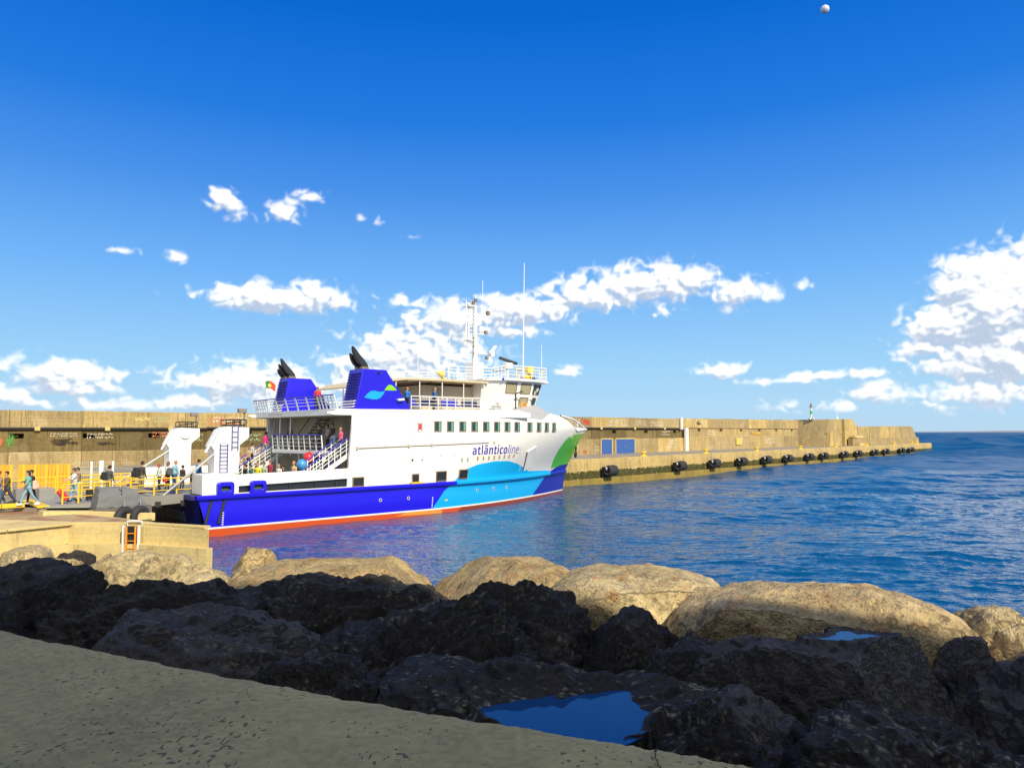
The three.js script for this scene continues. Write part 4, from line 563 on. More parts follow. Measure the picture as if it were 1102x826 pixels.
  for (const s of [1, -1]) {
    const z0 = s > 0 ? 4.55 : -6.3, z1 = z0 + 1.75, zs = s > 0 ? z1 : z1;
    const f = part('funnel', extr([[9.95, 7.16], [14.3, 7.2], [12.3, 9.82], [10.5, 9.82]], z0, z1, [], .05), BL, ferry);
    for (let k = 0; k < 13; k++) { const t = (k + .7) / 14, x = lerp(9.95, 10.5, t), y = lerp(7.2, 9.78, t); part('louvre', T(box(.16, .035, 1.5, 0, 0, 0), x - .05, y, (z0 + z1) / 2, 0, 0, .5), k < 3 ? W : louv, f); }
    if (s > 0) { part('emblem', extr(LOGO[0], z1, z1 + .02), CY, f, 'light blue wave emblem'); part('emblem', extr(LOGO[1], z1, z1 + .02), std([.25, .62, .02], .4), f, 'light green wave emblem'); part('deck_lamp', [rbox(.5, .16, .3, .05, 13.35, 7.85, z1 + .15, 0, 0, .1)], W, f); part('vent', T(new THREE.CylinderGeometry(.09, .09, .12, 10), 11.75, 9.6, z1 + .03, Math.PI / 2, 0, 0), DK, f); }
    const zc = (z0 + z1) / 2, EX = std([.018, .02, .024], .45), EXB = std([.22, .17, .08], .5);
    const FIN = [[10.72, 9.8], [10.7, 10.05], [10.42, 10.3], [10.2, 10.62], [10.08, 10.95], [10.04, 11.32], [10.2, 11.22], [10.55, 10.82], [10.95, 10.42], [11.18, 10.15], [11.22, 9.8]];
    for (const [dx, dz, k] of s > 0 ? [[0, .25, 1], [-.16, -.2, .72]] : [[0, .3, 1], [-.22, -.1, .74], [-.36, -.45, .5]]) { part('exhaust_stack', extr(FIN.map(([x, y]) => [10.95 + dx + (x - 10.95) * k, 9.8 + (y - 9.8) * k]), zc + dz - .15, zc + dz + .15, [], .05), EX, f); part('exhaust_collar', box(.54 * k, .2, .34, 10.96 + dx, 9.89, zc + dz), EXB, f); }
  }
  // ensign at the after rail
  { const st = part('flagstaff', bar([8.9, 7.2, -4.2], [8.35, 9.6, -4.2], .04), W, ferry); const fl = (x0, x1, m, n) => { const g = new THREE.PlaneGeometry(x1 - x0, .56, 8, 4), p = g.attributes.position; for (let i = 0; i < p.count; i++) { const X = p.getX(i) + (x0 + x1) / 2; p.setXYZ(i, X + 8.42, p.getY(i) + 9.15 - .12 * X + .1 * Math.sin(X * 5), -4.2 + .1 * Math.sin(X * 4.4)); } g.computeVertexNormals(); return part(n, g, m, st); }; fl(0, .3, std([.02, .20, .04], .8, 0, { side: THREE.DoubleSide }), 'flag_field'); fl(.3, .85, std([.55, .07, .03], .8, 0, { side: THREE.DoubleSide }), 'flag_field'); part('flag_crest', T(new THREE.CircleGeometry(.13, 16), 8.73, 9.14, -4.07), std([.8, .6, .1], .7), st); }
  // awning over the sun deck, its posts, and the cabin behind
  { const g = extr([[12.4, 8.85], [13.6, 9.22], [15.5, 9.45], [19, 9.5], [23.2, 9.5], [23.2, 9.62], [19, 9.64], [15.5, 9.6], [13.5, 9.38], [12.4, 8.97]], -3.9, 4.0); part('awning', g, std([.56, .47, .30], .9), ferry); for (let x = 12.6; x < 23; x += 2.05) for (const z of [3.85, -3.75]) part('awning_post', bar([x, 7.17, z], [x, x < 13 ? 8.95 : 9.4, z], .04), W, ferry); for (let x = 13.6; x < 23; x += 1.05) part('awning_beam', box(.06, .08, 7.6, x, x < 15.5 ? 9.18 + (x - 13.6) * .1 : 9.38, 0), BRN, ferry); }
  part('deck_cabin', rbox(5.4, 2.1, 5.6, .05, 20.6, 8.22, -.4), TAN, ferry); part('cabin_door', rbox(.9, 1.8, .06, .02, 19.3, 8.1, 2.42), std([.3, .27, .2], .7), ferry);
  for (let k = 0; k < 4; k++) part('deck_bench', [box(1.5, .08, .45, 15 + k * 1.9, 7.6, 4.9), box(1.5, .45, .06, 15 + k * 1.9, 7.85, 4.66)], k % 2 ? NAVY : BLR, ferry);
  part('life_raft', [T(new THREE.CapsuleGeometry(.42, .9, 6, 14), 24.0, 8.0, 5.0, 0, 0, Math.PI / 2), box(1.2, .5, .6, 24, 7.42, 5.0)], W, ferry); part('rescue_davit', [bar([24.9, 7.2, 5.3], [24.9, 8.7, 5.3], .06), bar([24.9, 8.7, 5.3], [25.7, 8.9, 5.3], .05)], DK, ferry); part('life_ring', T(new THREE.TorusGeometry(.24, .08, 8, 18), 26.0, 7.75, 5.02), M.orange, ferry);
  // wheelhouse
  const plan2 = [[22.9, -3.4], [24.2, -4.75], [27.3, -4.75], [29.0, -3.9], [29.6, -1.6], [29.6, 1.6], [29.0, 3.9], [27.3, 4.75], [24.2, 4.75], [22.9, 3.4]];
  const ring = (k, sx) => plan2.map(([x, z]) => [26.2 + (x - 26.2) * (x > 26.2 ? sx : 1) , z * k]);
  { const lay = [[7.0, .94, .86], [8.25, .94, .88], [8.30, .96, .9], [9.72, 1.02, 1.04]], pos = [], idx = []; for (const [y, k, sx] of lay) for (const [x, z] of ring(k, sx)) pos.push(x, y, z); const n = plan2.length; for (let j = 0; j < lay.length - 1; j++) for (let i = 0; i < n; i++) { const a = j * n + i, b = j * n + (i + 1) % n, c = a + n, d = b + n; idx.push(a, c, b, b, c, d); } const g = new THREE.BufferGeometry(); g.setAttribute('position', new THREE.Float32BufferAttribute(pos, 3)); g.setIndex(idx); const h = g.toNonIndexed(); h.computeVertexNormals(); const wh = part('wheelhouse', h, W, ferry);
    part('wheelhouse_roof', slab(ring(1.1, 1.2).map(([x, z]) => [x, z]), 9.72, 9.93, .04), W, ferry);
    // windows on its slanting faces: frame and pane
    const paneOn = (i, u0, u1, v0, v1, tone) => { const at = (u, v) => { const y = lerp(8.3, 9.72, v), t = (y - 8.3) / 1.42, A = ring(lerp(.96, 1.02, t), lerp(.9, 1.04, t)), a = A[i], b = A[(i + 1) % A.length]; return new THREE.Vector3(lerp(a[0], b[0], u), y, lerp(a[1], b[1], u)); }; const q = [at(u0, v0), at(u1, v0), at(u1, v1), at(u0, v1)], c = q.reduce((s, p) => s.add(p), new THREE.Vector3()).multiplyScalar(.25), nrm = q[1].clone().sub(q[0]).cross(q[3].clone().sub(q[0])).normalize(); if (nrm.dot(c.clone().sub(new THREE.Vector3(26, 9, 0))) < 0) nrm.negate();
      const sheet = (o, sc) => { const P = q.map(p => c.clone().add(p.clone().sub(c).multiplyScalar(sc)).addScaledVector(nrm, o)); const gg = new THREE.BufferGeometry(); gg.setAttribute('position', new THREE.Float32BufferAttribute(P.flatMap(p => [p.x, p.y, p.z]), 3)); gg.setIndex([0, 1, 2, 0, 2, 3]); gg.computeVertexNormals(); return gg; };
      const fr = []; for (let k = 0; k < 4; k++) { const a = q[k].clone().addScaledVector(nrm, .01), b = q[(k + 1) % 4].clone().addScaledVector(nrm, .01); fr.push(bar([a.x, a.y, a.z], [b.x, b.y, b.z], .045, .045, 4)); }
      const w = part('bridge_window', fr, BRN, ferry); part('pane', sheet(.012, 1), tone, w); };
    const PT = new THREE.MeshPhysicalMaterial({ color: rgb(.36, .32, .20), roughness: .08 });  // beige reflection put into the side pane colour
    for (const i of [7, 1]) { paneOn(i, .08, .42, .32, .88, PT); paneOn(i, .58, .94, .32, .88, PT); paneOn(i, .1, .4, -.42, .1, PT); }
    for (const i of [6, 2]) { paneOn(i, .1, .45, .32, .9, GLASS); paneOn(i, .55, .92, .32, .9, GLASS); paneOn(i, .25, .75, -.4, .12, GLASS); }
    for (const i of [3, 4, 5]) { paneOn(i, .08, .46, .35, .9, GLASS); paneOn(i, .54, .92, .35, .9, GLASS); }
    part('port_light', T(new THREE.CylinderGeometry(.17, .17, .06, 16), 24.6, 9.0, 4.62, Math.PI / 2, 0, 0), BRN, wh); }
  // sloping roof facets below the wheelhouse, their shade painted as grey, and the fore part
  { const tri = (P, n, m) => { const g = new THREE.BufferGeometry(); g.setAttribute('position', new THREE.Float32BufferAttribute(P.flat(), 3)); const id = []; for (let k = 1; k < P.length - 1; k++) id.push(0, k, k + 1); g.setIndex(id); const h = g.toNonIndexed(); h.computeVertexNormals(); return part(n, h, m, ferry); };
    const GR = std([.42, .42, .43], .6);
    for (const s of [1, -1]) { const e = (x) => [x, topLine(x) + .002, (hb(x, Math.min(topLine(x), 5.9)) - .01) * s]; tri([e(24.4), e(25.9), e(27.5), e(28.6), [28.7, 7.95, 3.6 * s], [27.0, 7.9, 4.4 * s], [24.6, 7.5, 4.4 * s]], 'roof_facet', GR);
      tri([e(28.6), e(30.4), e(32.2), e(33.4), [33.4, 6.5, 0], [28.7, 7.95, 0], [28.7, 7.95, 3.6 * s]], 'fore_roof', W); tri([e(33.4), [33.4, 5.1, e(33.4)[2]], [33.4, 5.1, 0], [33.4, 6.5, 0]], 'fore_bulkhead', W); } 
    for (const s of [1, -1]) { const q = x => [x, topLine(x) + .02, Math.max(.02, hb(x, 5.8)) * s]; part('bow_rail', [pipe([[30.6, 7.05, (hb(30.6, 5.8)) * s], [33.6, 6.75, (hb(33.6, 5.8)) * s], [36.4, 6.25, (hb(36.4, 5.8)) * s], [38.8, 5.92, .05 * s]], .085, 7, 40), bar(q(36.6), [36.4, 6.25, hb(36.4, 5.8) * s], .05), bar(q(34.8), [34.8, 6.55, hb(34.8, 5.8) * s], .05)], W, ferry); part('bow_cap', pipe([33.4, 34.6, 35.6, 36.6, 37.6, 38.3, 38.9].map(x => [x, topLine(x) + .02, Math.max(.03, hb(x, 5.8)) * s]), .08, 6, 40), W, ferry); }
    part('windlass', [T(new THREE.CylinderGeometry(.35, .35, 1.4, 14), 35.2, 5.5, 0, Math.PI / 2, 0, 0), box(.8, .5, 1.1, 35.2, 5.3, 0)], BRN, ferry);
    const an = part('anchor', [bar([36.75, 3.4, .55], [36.95, 4.3, .5], .09), T(new THREE.TorusGeometry(.42, .1, 6, 12, Math.PI), 36.75, 3.75, .6, 0, .6, Math.PI)], DK, ferry); part('hawse', T(new THREE.SphereGeometry(.28, 12, 8), 36.6, 4.75, .62), std([.01, .012, .12], .5), an); }
  // shell windows: frame, pane and curtain-light sill
  const onSide = (x, y, o = 0) => { const z = hb(x, y), dz = (hb(x + .05, y) - hb(x - .05, y)) / .1, dy = (hb(x, y + .05) - hb(x, y - .05)) / .1, n = new THREE.Vector3(-dz, -dy, 1).normalize(); return { p: new THREE.Vector3(x, y, z).addScaledVector(n, o), n }; };
  const fit = (m, x, y, o) => { const { p, n } = onSide(x, y, o); m.position.copy(p); m.quaternion.setFromRotationMatrix(new THREE.Matrix4().makeBasis(new THREE.Vector3(0, 1, 0).cross(n).normalize(), n.clone().cross(new THREE.Vector3(0, 1, 0).cross(n).normalize()), n)); return m; };
  const frame = (w, h, t, d) => extr([[-w / 2, -h / 2], [w / 2, -h / 2], [w / 2, h / 2], [-w / 2, h / 2]], -.04, d, [[[-w / 2 + t, -h / 2 + t], [w / 2 - t, -h / 2 + t], [w / 2 - t, h / 2 - t], [-w / 2 + t, h / 2 - t]]]);
  const wf = frame(.62, .74, .06, .05), wp = box(.5, .62, .02, 0, 0, .006), wc = box(.17, .62, .012, .16, 0, .026), CURT = std([.14, .34, .24], .8);
  for (let k = 0; k < 8; k++) { const m = fit(part('window_frame', wf, BRN, ferry), 16.42 + k * 1.108, 6.06); part('pane', wp, GLASS, m); part('curtain', wc, CURT, m); }
  for (const x of [25.75, 27.0, 28.15, 29.35]) { const m = fit(part('window_frame', wf, BRN, ferry), x, 6.06); part('pane', wp, GLASS, m); part('curtain', wc, CURT, m); }
  for (const [x, y, w, h] of [[10.12, 2.47, .85, .62], [14.55, 2.52, .6, .6], [16.75, 2.57, .95, .72], [18.85, 2.62, .9, .72]]) { const m = fit(part('cargo_window', frame(w, h, .06, .06), BRN, ferry), x, y); part('pane', box(w - .1, h - .1, .02, 0, 0, .01), SQ, m); }
  for (const [x, y, r] of [[14.3, 3.75, .13], [15.1, 3.75, .09], [16.7, 4.0, .07], [17.9, 4.02, .07], [20.6, 1.35, .13], [22.6, 1.33, .13], [24.4, 1.3, .13], [11.8, 1.2, .12], [14.0, 1.2, .12]]) { const m = fit(part('porthole', T(new THREE.TorusGeometry(r * .8, .018, 6, 16), 0, 0, .01), W, ferry), x, y); part('pane', T(new THREE.CylinderGeometry(r * .8, r * .8, .02, 14), 0, 0, .006, Math.PI / 2, 0, 0), DK, m); }
  for (let k = 0; k < 8; k++) { const m = fit(part('slot_light', rbox(.16, .3, .04, .02, 0, 0, .01), std([.42, .26, .10], .6), ferry), 20.15 + k * .59, 3.72 + k * .012); } for (const x of [18.6, 19.15]) fit(part('slot_light', rbox(.16, .3, .04, .02, 0, 0, .01), std([.26, .42, .22], .6), ferry), x, 3.66);
  { const m = fit(part('side_door', rbox(1.05, 1.9, .05, .02, 0, 0, .02), W, ferry), 26.75, 3.5); m.rotateZ(.42); part('door_frame', frame(1.16, 2.0, .05, .05), W, m); part('door_edge', box(.08, 1.9, .07, -.6, 0, .02), BRN, m); }
  // drain pipe along the shell, and its drop
  { const pts = []; for (let x = 9.95; x <= 21.8; x += .8) { const q = onSide(x, lerp(4.63, 4.9, (x - 9.95) / 11.8), .05).p; pts.push([q.x, q.y, q.z]); } part('shell_pipe', [pipe(pts, .04, 6, 60), ...[10, 14, 15.9, 21.7].map(x => box(.16, .2, .1, x, lerp(4.63, 4.9, (x - 9.95) / 11.8), hb(x, 4.7) + .04))], std([.5, .42, .33], .6), ferry); for (const q of [bar([15.75, 4.75, 6.51], [15.7, 7.1, 6.51], .018), bar([13.95, 2.2, 6.51], [13.95, 7.1, 6.51], .014), bar([24.95, 2.6, hb(24.95, 4) + .02], [24.95, 7.1, hb(24.95, 6) + .01], .014)]) part('shell_seam', q, std([.55, .5, .42], .6), ferry); }
  { const m = fit(part('notice_board', rbox(.42, .68, .04, .02, 0, 0, .02), std([.7, .66, .6], .6), ferry), 14.9, 6.02); part('notice', rbox(.2, .4, .02, .008, 0, .02, .045), M.red, m); part('notice_edge', [box(.06, .6, .02, -.15, 0, .045), box(.06, .6, .02, .15, 0, .045)], std([.2, .2, .25], .6), m); }
  part('step_plate', box(1.0, .1, .3, 14.6, 2.21, 6.6), M.yellow, ferry);
  // mast
  { const m = part('mast', [bar([25, 9.9, 0], [25.05, 16.4, 0], .24, .17, 8), rbox(1.1, 1.7, 1.1, .05, 25, 10.7, 0)], W, ferry); const W2 = RAILW;
    const rg = []; for (let y = 12.2; y < 16.2; y += .34) rg.push(bar([24.2, y, .1], [24.95, y, .1], .045, .045, 5)); part('mast_ladder', [...rg, bar([24.2, 12, .1], [24.3, 16.6, .1], .08), bar([24.62, 12, .5], [24.62, 16.2, .5], .06), bar([23.8, 13.4, .3], [23.85, 16.7, .3], .06), bar([23.8, 14.4, .3], [24.3, 14.4, .1], .05), bar([23.8, 15.4, .3], [24.3, 15.4, .1], .05), bar([23.8, 16.5, .3], [24.3, 16.5, .1], .05), box(.9, .08, .9, 24.5, 16.3, 0), box(.9, .06, .8, 24.5, 13.4, 0)], W2, m);
    for (const y of [10.3, 10.9, 11.5, 12.3, 12.9, 13.6]) part('cleat', box(.16, .22, .16, 24.72, y, .35), BRN, m);
    part('crosstree', [bar([25, 15.6, 0], [26.3, 15.7, .2], .05), bar([25, 14.0, 0], [26.1, 14.05, .2], .05), bar([25, 12.4, 0], [26.6, 12.3, .3], .06), bar([26.3, 15.7, .2], [26.1, 14.05, .2], .03), bar([25.7, 15.6, .1], [25.5, 14.05, .1], .025), bar([25.05, 16.3, 0], [25.1, 17.4, 0], .04), bar([25.8, 15.7, .1], [25.8, 20.0 - 1.3, .1], .025)], W2, m);
    part('mast_lamp', [rbox(.3, .34, .3, .05, 26.3, 15.9, .2), rbox(.22, .3, .22, .05, 25.1, 16.9, 0), rbox(.26, .3, .26, .05, 26.05, 14.2, .2), rbox(.24, .28, .24, .05, 26.1, 12.0, .3), rbox(.26, .3, .26, .05, 24.7, 16.6, .2)], BRN, m);
    const sc = part('radar_scanner', [T(rbox(1.5, .22, .28, .08, 0, 0, 0), 26.7, 12.75, .4, 0, .5, .5), bar([26.5, 12.2, .3], [26.6, 12.6, .35], .12)], W2, m); part('radar_gearbox', rbox(.4, .5, .4, .06, 26.6, 12.4, .35), W2, sc);
    part('radar_pedestal', [rbox(.7, .5, .7, .06, 28.0, 11.4, .8), bar([28, 9.9, .8], [28, 11.2, .8], .1)], W2, ferry); part('radar_scanner', T(rbox(1.7, .24, .3, .08, 0, 0, 0), 28.1, 11.85, .8, 0, -.5, -.3), DK, ferry); part('pedestal_arm', box(1.6, .08, .3, 27.0, 10.9, .8), BRN, ferry);
    part('whip_aerial', bar([28.55, 9.9, 2.2], [28.75, 20.3, 2.2], .06, .03), W2, ferry); part('whip_aerial', bar([30.8, 9.9, 2.2], [30.8, 13.3, 2.2], .04, .02), W2, ferry); part('whip_aerial', bar([18.5, 9.6, 1], [18.5, 14.2, 1], .03, .015), W2, ferry); part('whip_aerial', bar([21.6, 9.6, 1], [21.6, 13.8, 1], .03, .015), W2, ferry);
    const sl = part('searchlight', [T(new THREE.CylinderGeometry(.34, .28, .5, 14), 29.05, 11.0, 2.4, Math.PI / 2, .4, 0), rbox(.36, .36, .4, .06, 29.45, 11.1, 2.3), bar([29.1, 9.9, 2.3], [29.1, 10.7, 2.3], .12)], M.yellow, ferry); part('bracket', [box(.5, .3, .3, 28.8, 10.45, 2.3), box(.2, .5, .2, 29.4, 10.4, 2.3)], M.yellow, sl); part('compass_dome', T(new THREE.SphereGeometry(.24, 14, 10), 29.35, 10.15, 2.6), DK, ferry);
    part('magnetic_compass', [bar([27.3, 9.9, 3.0], [27.3, 10.5, 3.0], .16), box(.7, .14, .4, 27.3, 10.95, 3.0), bar([27.1, 10.4, 3], [27.1, 10.9, 3], .05), bar([27.5, 10.4, 3], [27.5, 10.9, 3], .05)], std([.6, .5, .38], .6), ferry); part('fire_box', rbox(.4, .2, .3, .03, 27.2, 10.06, 3.7), M.red, ferry); part('name_plate', box(1.5, .2, .06, 24.6, 9.82, 4.95), BL, ferry);
    part('horn', [T(new THREE.ConeGeometry(.3, .7, 12, 1, true), 20.4, 10.35, 1.2, 0, 0, Math.PI / 2 - .3), rbox(.4, .3, .4, .05, 20.9, 9.85, 1.2)], std([.78, .5, .12], .5), ferry);
    bent([[19.5, 9.65, 3.6], [23.4, 9.66, 4.1], [24.5, 9.93, 4.9], [29.2, 9.93, 4.4], [30.6, 9.93, 2.2], [30.6, 9.93, -2.2], [29.2, 9.93, -4.4], [24.5, 9.93, -4.9], [19.5, 9.65, -3.6]], 1.05, 40, 0, { post: .025, levels: [.3, .55, .78] }); }
  // gantries of the stern ramp
  for (const s of [1, -1]) { const zc = s > 0 ? 4.9 : -5.6, y0 = s > 0 ? 3.25 : 2.05;
    const X = s > 0 ? 0 : .75, sh = P => P.map(([x, y]) => [x + X, y]); const g = part('gantry', extr(sh([[1.35, y0], [2.75, y0], [2.8, 4.9], [3.35, 5.35], [3.35, 5.95], [1.95, 5.98], [1.62, 5.8], [1.15, 4.85], [1.3, 4.6]]), zc - .55, zc + .55, [], .04), W, ferry, s > 0 ? 'near white ramp gantry' : 'far white ramp gantry');
    const lad = []; for (let y = y0 + .1; y < 4.9; y += .22) lad.push(bar([1.62, y, zc + .62], [2.05, y, zc + .62], .02, .02, 4)); if (s > 0) part('gantry_ladder', [...lad, bar([1.62, y0, zc + .62], [1.62, 5.0, zc + .62], .03), bar([2.05, y0, zc + .62], [2.05, 5.0, zc + .62], .03), bar([2.3, 4.6, zc + .62], [2.3, 6.1, zc + .62], .03), bar([2.65, 4.6, zc + .62], [2.65, 6.1, zc + .62], .03), ...[4.8, 5.1, 5.4, 5.7].map(y => bar([2.3, y, zc + .62], [2.65, y, zc + .62], .02))], std([.10, .10, .36], .5), g);
    part('sheave_frame', T(merge([...[0, 1, 2, 3].map(k => bar([2.0 + k * .4, 5.95, zc + .4], [2.0 + k * .4, 6.4, zc + .4], .03)), bar([2.0, 6.4, zc + .4], [3.2, 6.4, zc + .4], .04), bar([2.0, 6.2, zc + .4], [3.2, 6.3, zc - .4], .04), bar([2.0, 6.4, zc - .4], [3.2, 6.4, zc - .4], .04), ...[0, 2, 3].map(k => bar([2.0 + k * .4, 5.95, zc - .4], [2.0 + k * .4, 6.4, zc - .4], .03)), box(1.2, .1, .5, 2.6, 6.08, zc)]), X), DK, g); if (s < 0) part('sheave_cover', T(new THREE.CylinderGeometry(.32, .36, .14, 18), 3.1, 5.55, zc + .6, Math.PI / 2, 0, 0), W, g);
    part('flood_light', [bar([3.25 + X, 5.95, zc], [3.25 + X, 6.9, zc], .05), rbox(.5, .26, .3, .04, 3.1 + X, 6.95, zc)], std([.22, .2, .18], .6), g);
    part('strut', [bar([1.5 + X, 5.75, zc + .4], [.85 + X, 4.5, zc + .4], .08), bar([1.1 + X, 5.0, zc + .4], [1.35 + X, 4.75, zc + .4], .05), bar([1.2 + X, 5.3, zc + .2], [1.4 + X, 5.2, zc + .2], .07)], W, g);
    part('ramp_ram', bar([1.3 + X, 4.4, zc + .5], [-1.3, 2.15, zc + .1], .085, .07, 8), std([.5, .49, .44], .35, .5), g); }
  // the inner white fairing beside the far gantry
  part('ramp_fairing', extr([[.2, 2.05], [1.4, 2.05], [1.4, 3.3], [.6, 3.2]], -5.1, -4.6, [], .04), W, ferry);
  // stern ramp lowered aft, its edge beams and yellow rails
  const RG = std([.30, .29, .26], .75, .1);
  { const rp = part('stern_ramp', extr([[.1, 1.92], [.1, 2.1], [-4.4, 1.98], [-6.9, 1.9], [-6.9, 1.84], [-4.4, 1.7]], -4.0, 5.0), RG, ferry); for (const z of [-4.0, 5.0]) part('edge_beam', extr([[.1, 1.72], [.1, 2.22], [-4.4, 2.1], [-4.4, 1.5]], z - .14, z + .14), std([.24, .23, .20], .8), rp); for (let k = 0; k < 7; k++) part('tread_bar', box(.08, .03, 8.6, -.4 - k * .6, 2.095 - k * .016, .5), std([.15, .15, .14], .8), rp);
    for (let k = 0; k < 4; k++) part('ramp_flap', T(rbox(.55, .08, 2.05, .02, 0, 0, 0), -6.95, 1.9, -2.8 + k * 2.2, 0, 0, .06), M.yellow, rp);
    for (const [w, x] of [[.4, -.2], [.3, -1.6], [.5, -3]]) part('hinge_lug', box(w, .3, .3, x, 1.7, 5.05), DK, rp); }
  for (const [a, b, n] of [[[-6.1, 1.95, 4.6], [-3.9, 2.0, 4.6], 3], [[-2.9, 2.05, 4.75], [1.9, 2.1, 4.75], 4], [[-6.2, 1.95, -3.2], [-.2, 2.05, -3.2], 5], [[-4.6, 2, 1.6], [.6, 2.1, 1.2], 4]]) { bent([a, b], 1.02, n, 0, { mat: M.yellow, top: M.yellow, levels: [.35, .68], post: .05 }); }
}
// ---------------------------------------------------------------- people (one continuous body each)
const MP = new THREE.MeshStandardMaterial({ vertexColors: true, roughness: .8 });
const SKIN = [[.50, .30, .20], [.42, .25, .16], [.56, .36, .26]];
function body(o) {
  // pose in metres, facing +x; y up; z to the right hand
  const sit = o.pose === 'sit', walk = o.pose === 'walk' ? .42 : o.pose === 'step' ? .25 : .06, hipY = sit ? .50 : .93 - walk * .05, lean = o.lean ?? (sit ? -.05 : .05);
  const B = []; const add = (a, b, ra, rb, l) => B.push([a, b, ra, rb, l]);
  const pel = [0, hipY, 0], ch = [lean * .42, hipY + .42, 0], nk = [lean * .58 + .01, hipY + .56, 0], hd = [lean * .6 + .03, hipY + .72, 0];
  add([0, hipY, -.07], [0, hipY, .07], .125, .125, 'legs'); add([0, hipY + .1, 0], ch, .125, .15, 'top'); add([ch[0], ch[1] - .02, -.12], [ch[0], ch[1] - .02, .12], .105, .105, 'top'); add([lean * .2, hipY + .16, -.05], [lean * .2, hipY + .16, .05], .12, .12, 'top');
  add([ch[0], ch[1] + .06, -.16], [ch[0], ch[1] + .06, .16], .065, .065, 'top'); add(nk, [hd[0], hd[1] - .06, 0], .055, .055, 'skin');
  add([hd[0] + .008, hd[1] - .03, 0], [hd[0], hd[1] + .045, 0], .072, .092, 'skin'); add([hd[0] - .022, hd[1] + .045, 0], [hd[0] - .012, hd[1] + .062, 0], .098, .098, 'hair'); if (o.long) add([hd[0] - .06, hd[1], 0], [hd[0] - .08, hd[1] - .2, 0], .08, .055, 'hair');
  for (const s of [-1, 1]) {
    const w = s * walk, hip = [0, hipY - .02, s * .09]; let kn, an;
    if (sit) { kn = [.42, hipY + .02, s * .12]; an = [.44, .09, s * .12]; } else { kn = [Math.sin(w) * .44 + (s < 0 ? .03 : .01), hipY - .44 * Math.cos(w), s * .095]; const back = s < 0 ? w - .35 * walk : w - .05; an = [kn[0] + Math.sin(back - .1) * .42, Math.max(.085, kn[1] - .42 * Math.cos(back - .1)), s * .095]; }
    add(hip, kn, .092, .066, 'legs'); add(kn, an, .064, .045, o.shorts ? 'skin' : 'legs'); add([an[0] - .05, .05, an[2]], [an[0] + .14, .042, an[2] + s * .015], .048, .04, 'shoe'); add(an, [an[0], .07, an[2]], .045, .048, 'shoe');
    const sh = [ch[0], ch[1] + .07, s * .20], sw = o.arms === 'fwd' ? .75 : -s * walk * .9 + .08, el = [sh[0] + Math.sin(sw) * .29, sh[1] - .29 * Math.cos(sw), s * .25], bend = o.arms === 'fwd' || sit ? 1.35 : sw + .35, ha = [el[0] + Math.sin(bend) * .24, el[1] - .24 * Math.cos(bend), s * (o.arms === 'fwd' ? .18 : .245)];
    add(sh, el, .058, .045, 'top'); add(el, ha, .043, .032, o.sleeve ? 'skin' : 'top'); const hf = [Math.sin(bend), -Math.cos(bend)]; add(ha, [ha[0] + hf[0] * .06, ha[1] + hf[1] * .06, ha[2]], .034, .03, 'skin');
    for (let f = 0; f < 4; f++) { const dz = (f - 1.5) * .017, L = .065 + .012 * (f === 1 || f === 2), a = [ha[0] + hf[0] * .07, ha[1] + hf[1] * .07, ha[2] + dz]; add(a, [a[0] + hf[0] * L + .012, a[1] + hf[1] * L, a[2]], .010, .008, 'skin'); }
    add([ha[0] + hf[0] * .02 + .02, ha[1] + hf[1] * .02, ha[2] - s * .02], [ha[0] + hf[0] * .06 + .05, ha[1] + hf[1] * .06 + .01, ha[2] - s * .035], .012, .010, 'skin');
  }
  const lo = [-.75, -.01, -.42], hi = [.9, hipY + .90, .42], cs = o.cell || .024, n = [0, 1, 2].map(k => Math.ceil((hi[k] - lo[k]) / cs) + 1), F = new Float32Array(n[0] * n[1] * n[2]).fill(1);
  // smooth union, evaluated near each bone only
  const K = .022, tmp = B.map(([a, b, ra, rb]) => { const d = [b[0] - a[0], b[1] - a[1], b[2] - a[2]]; return [a, d, d[0] * d[0] + d[1] * d[1] + d[2] * d[2] + 1e-9, ra, rb]; });
  const dist = (q, x, y, z) => { const [a, d, l, ra, rb] = q, px = x - a[0], py = y - a[1], pz = z - a[2], t = clamp((px * d[0] + py * d[1] + pz * d[2]) / l); return Math.hypot(px - d[0] * t, py - d[1] * t, pz - d[2] * t) - lerp(ra, rb, t); };
  for (const q of tmp) { const m = .1 + Math.max(q[3], q[4]), i0 = [0, 1, 2].map(k => clamp(Math.floor((Math.min(q[0][k], q[0][k] + q[1][k]) - m - lo[k]) / cs), 0, n[k] - 1)), i1 = [0, 1, 2].map(k => clamp(Math.ceil((Math.max(q[0][k], q[0][k] + q[1][k]) + m - lo[k]) / cs), 0, n[k] - 1)); for (let k = i0[2]; k <= i1[2]; k++) for (let j = i0[1]; j <= i1[1]; j++) for (let i = i0[0]; i <= i1[0]; i++) { const v = dist(q, lo[0] + i * cs, lo[1] + j * cs, lo[2] + k * cs), o2 = (k * n[1] + j) * n[0] + i, f = F[o2], h = clamp(.5 + .5 * (f - v) / K); F[o2] = f + (v - f) * h - K * h * (1 - h); } }
  // surface nets
  const id = new Int32Array(F.length).fill(-1), pos = [], at = (i, j, k) => F[(k * n[1] + j) * n[0] + i];
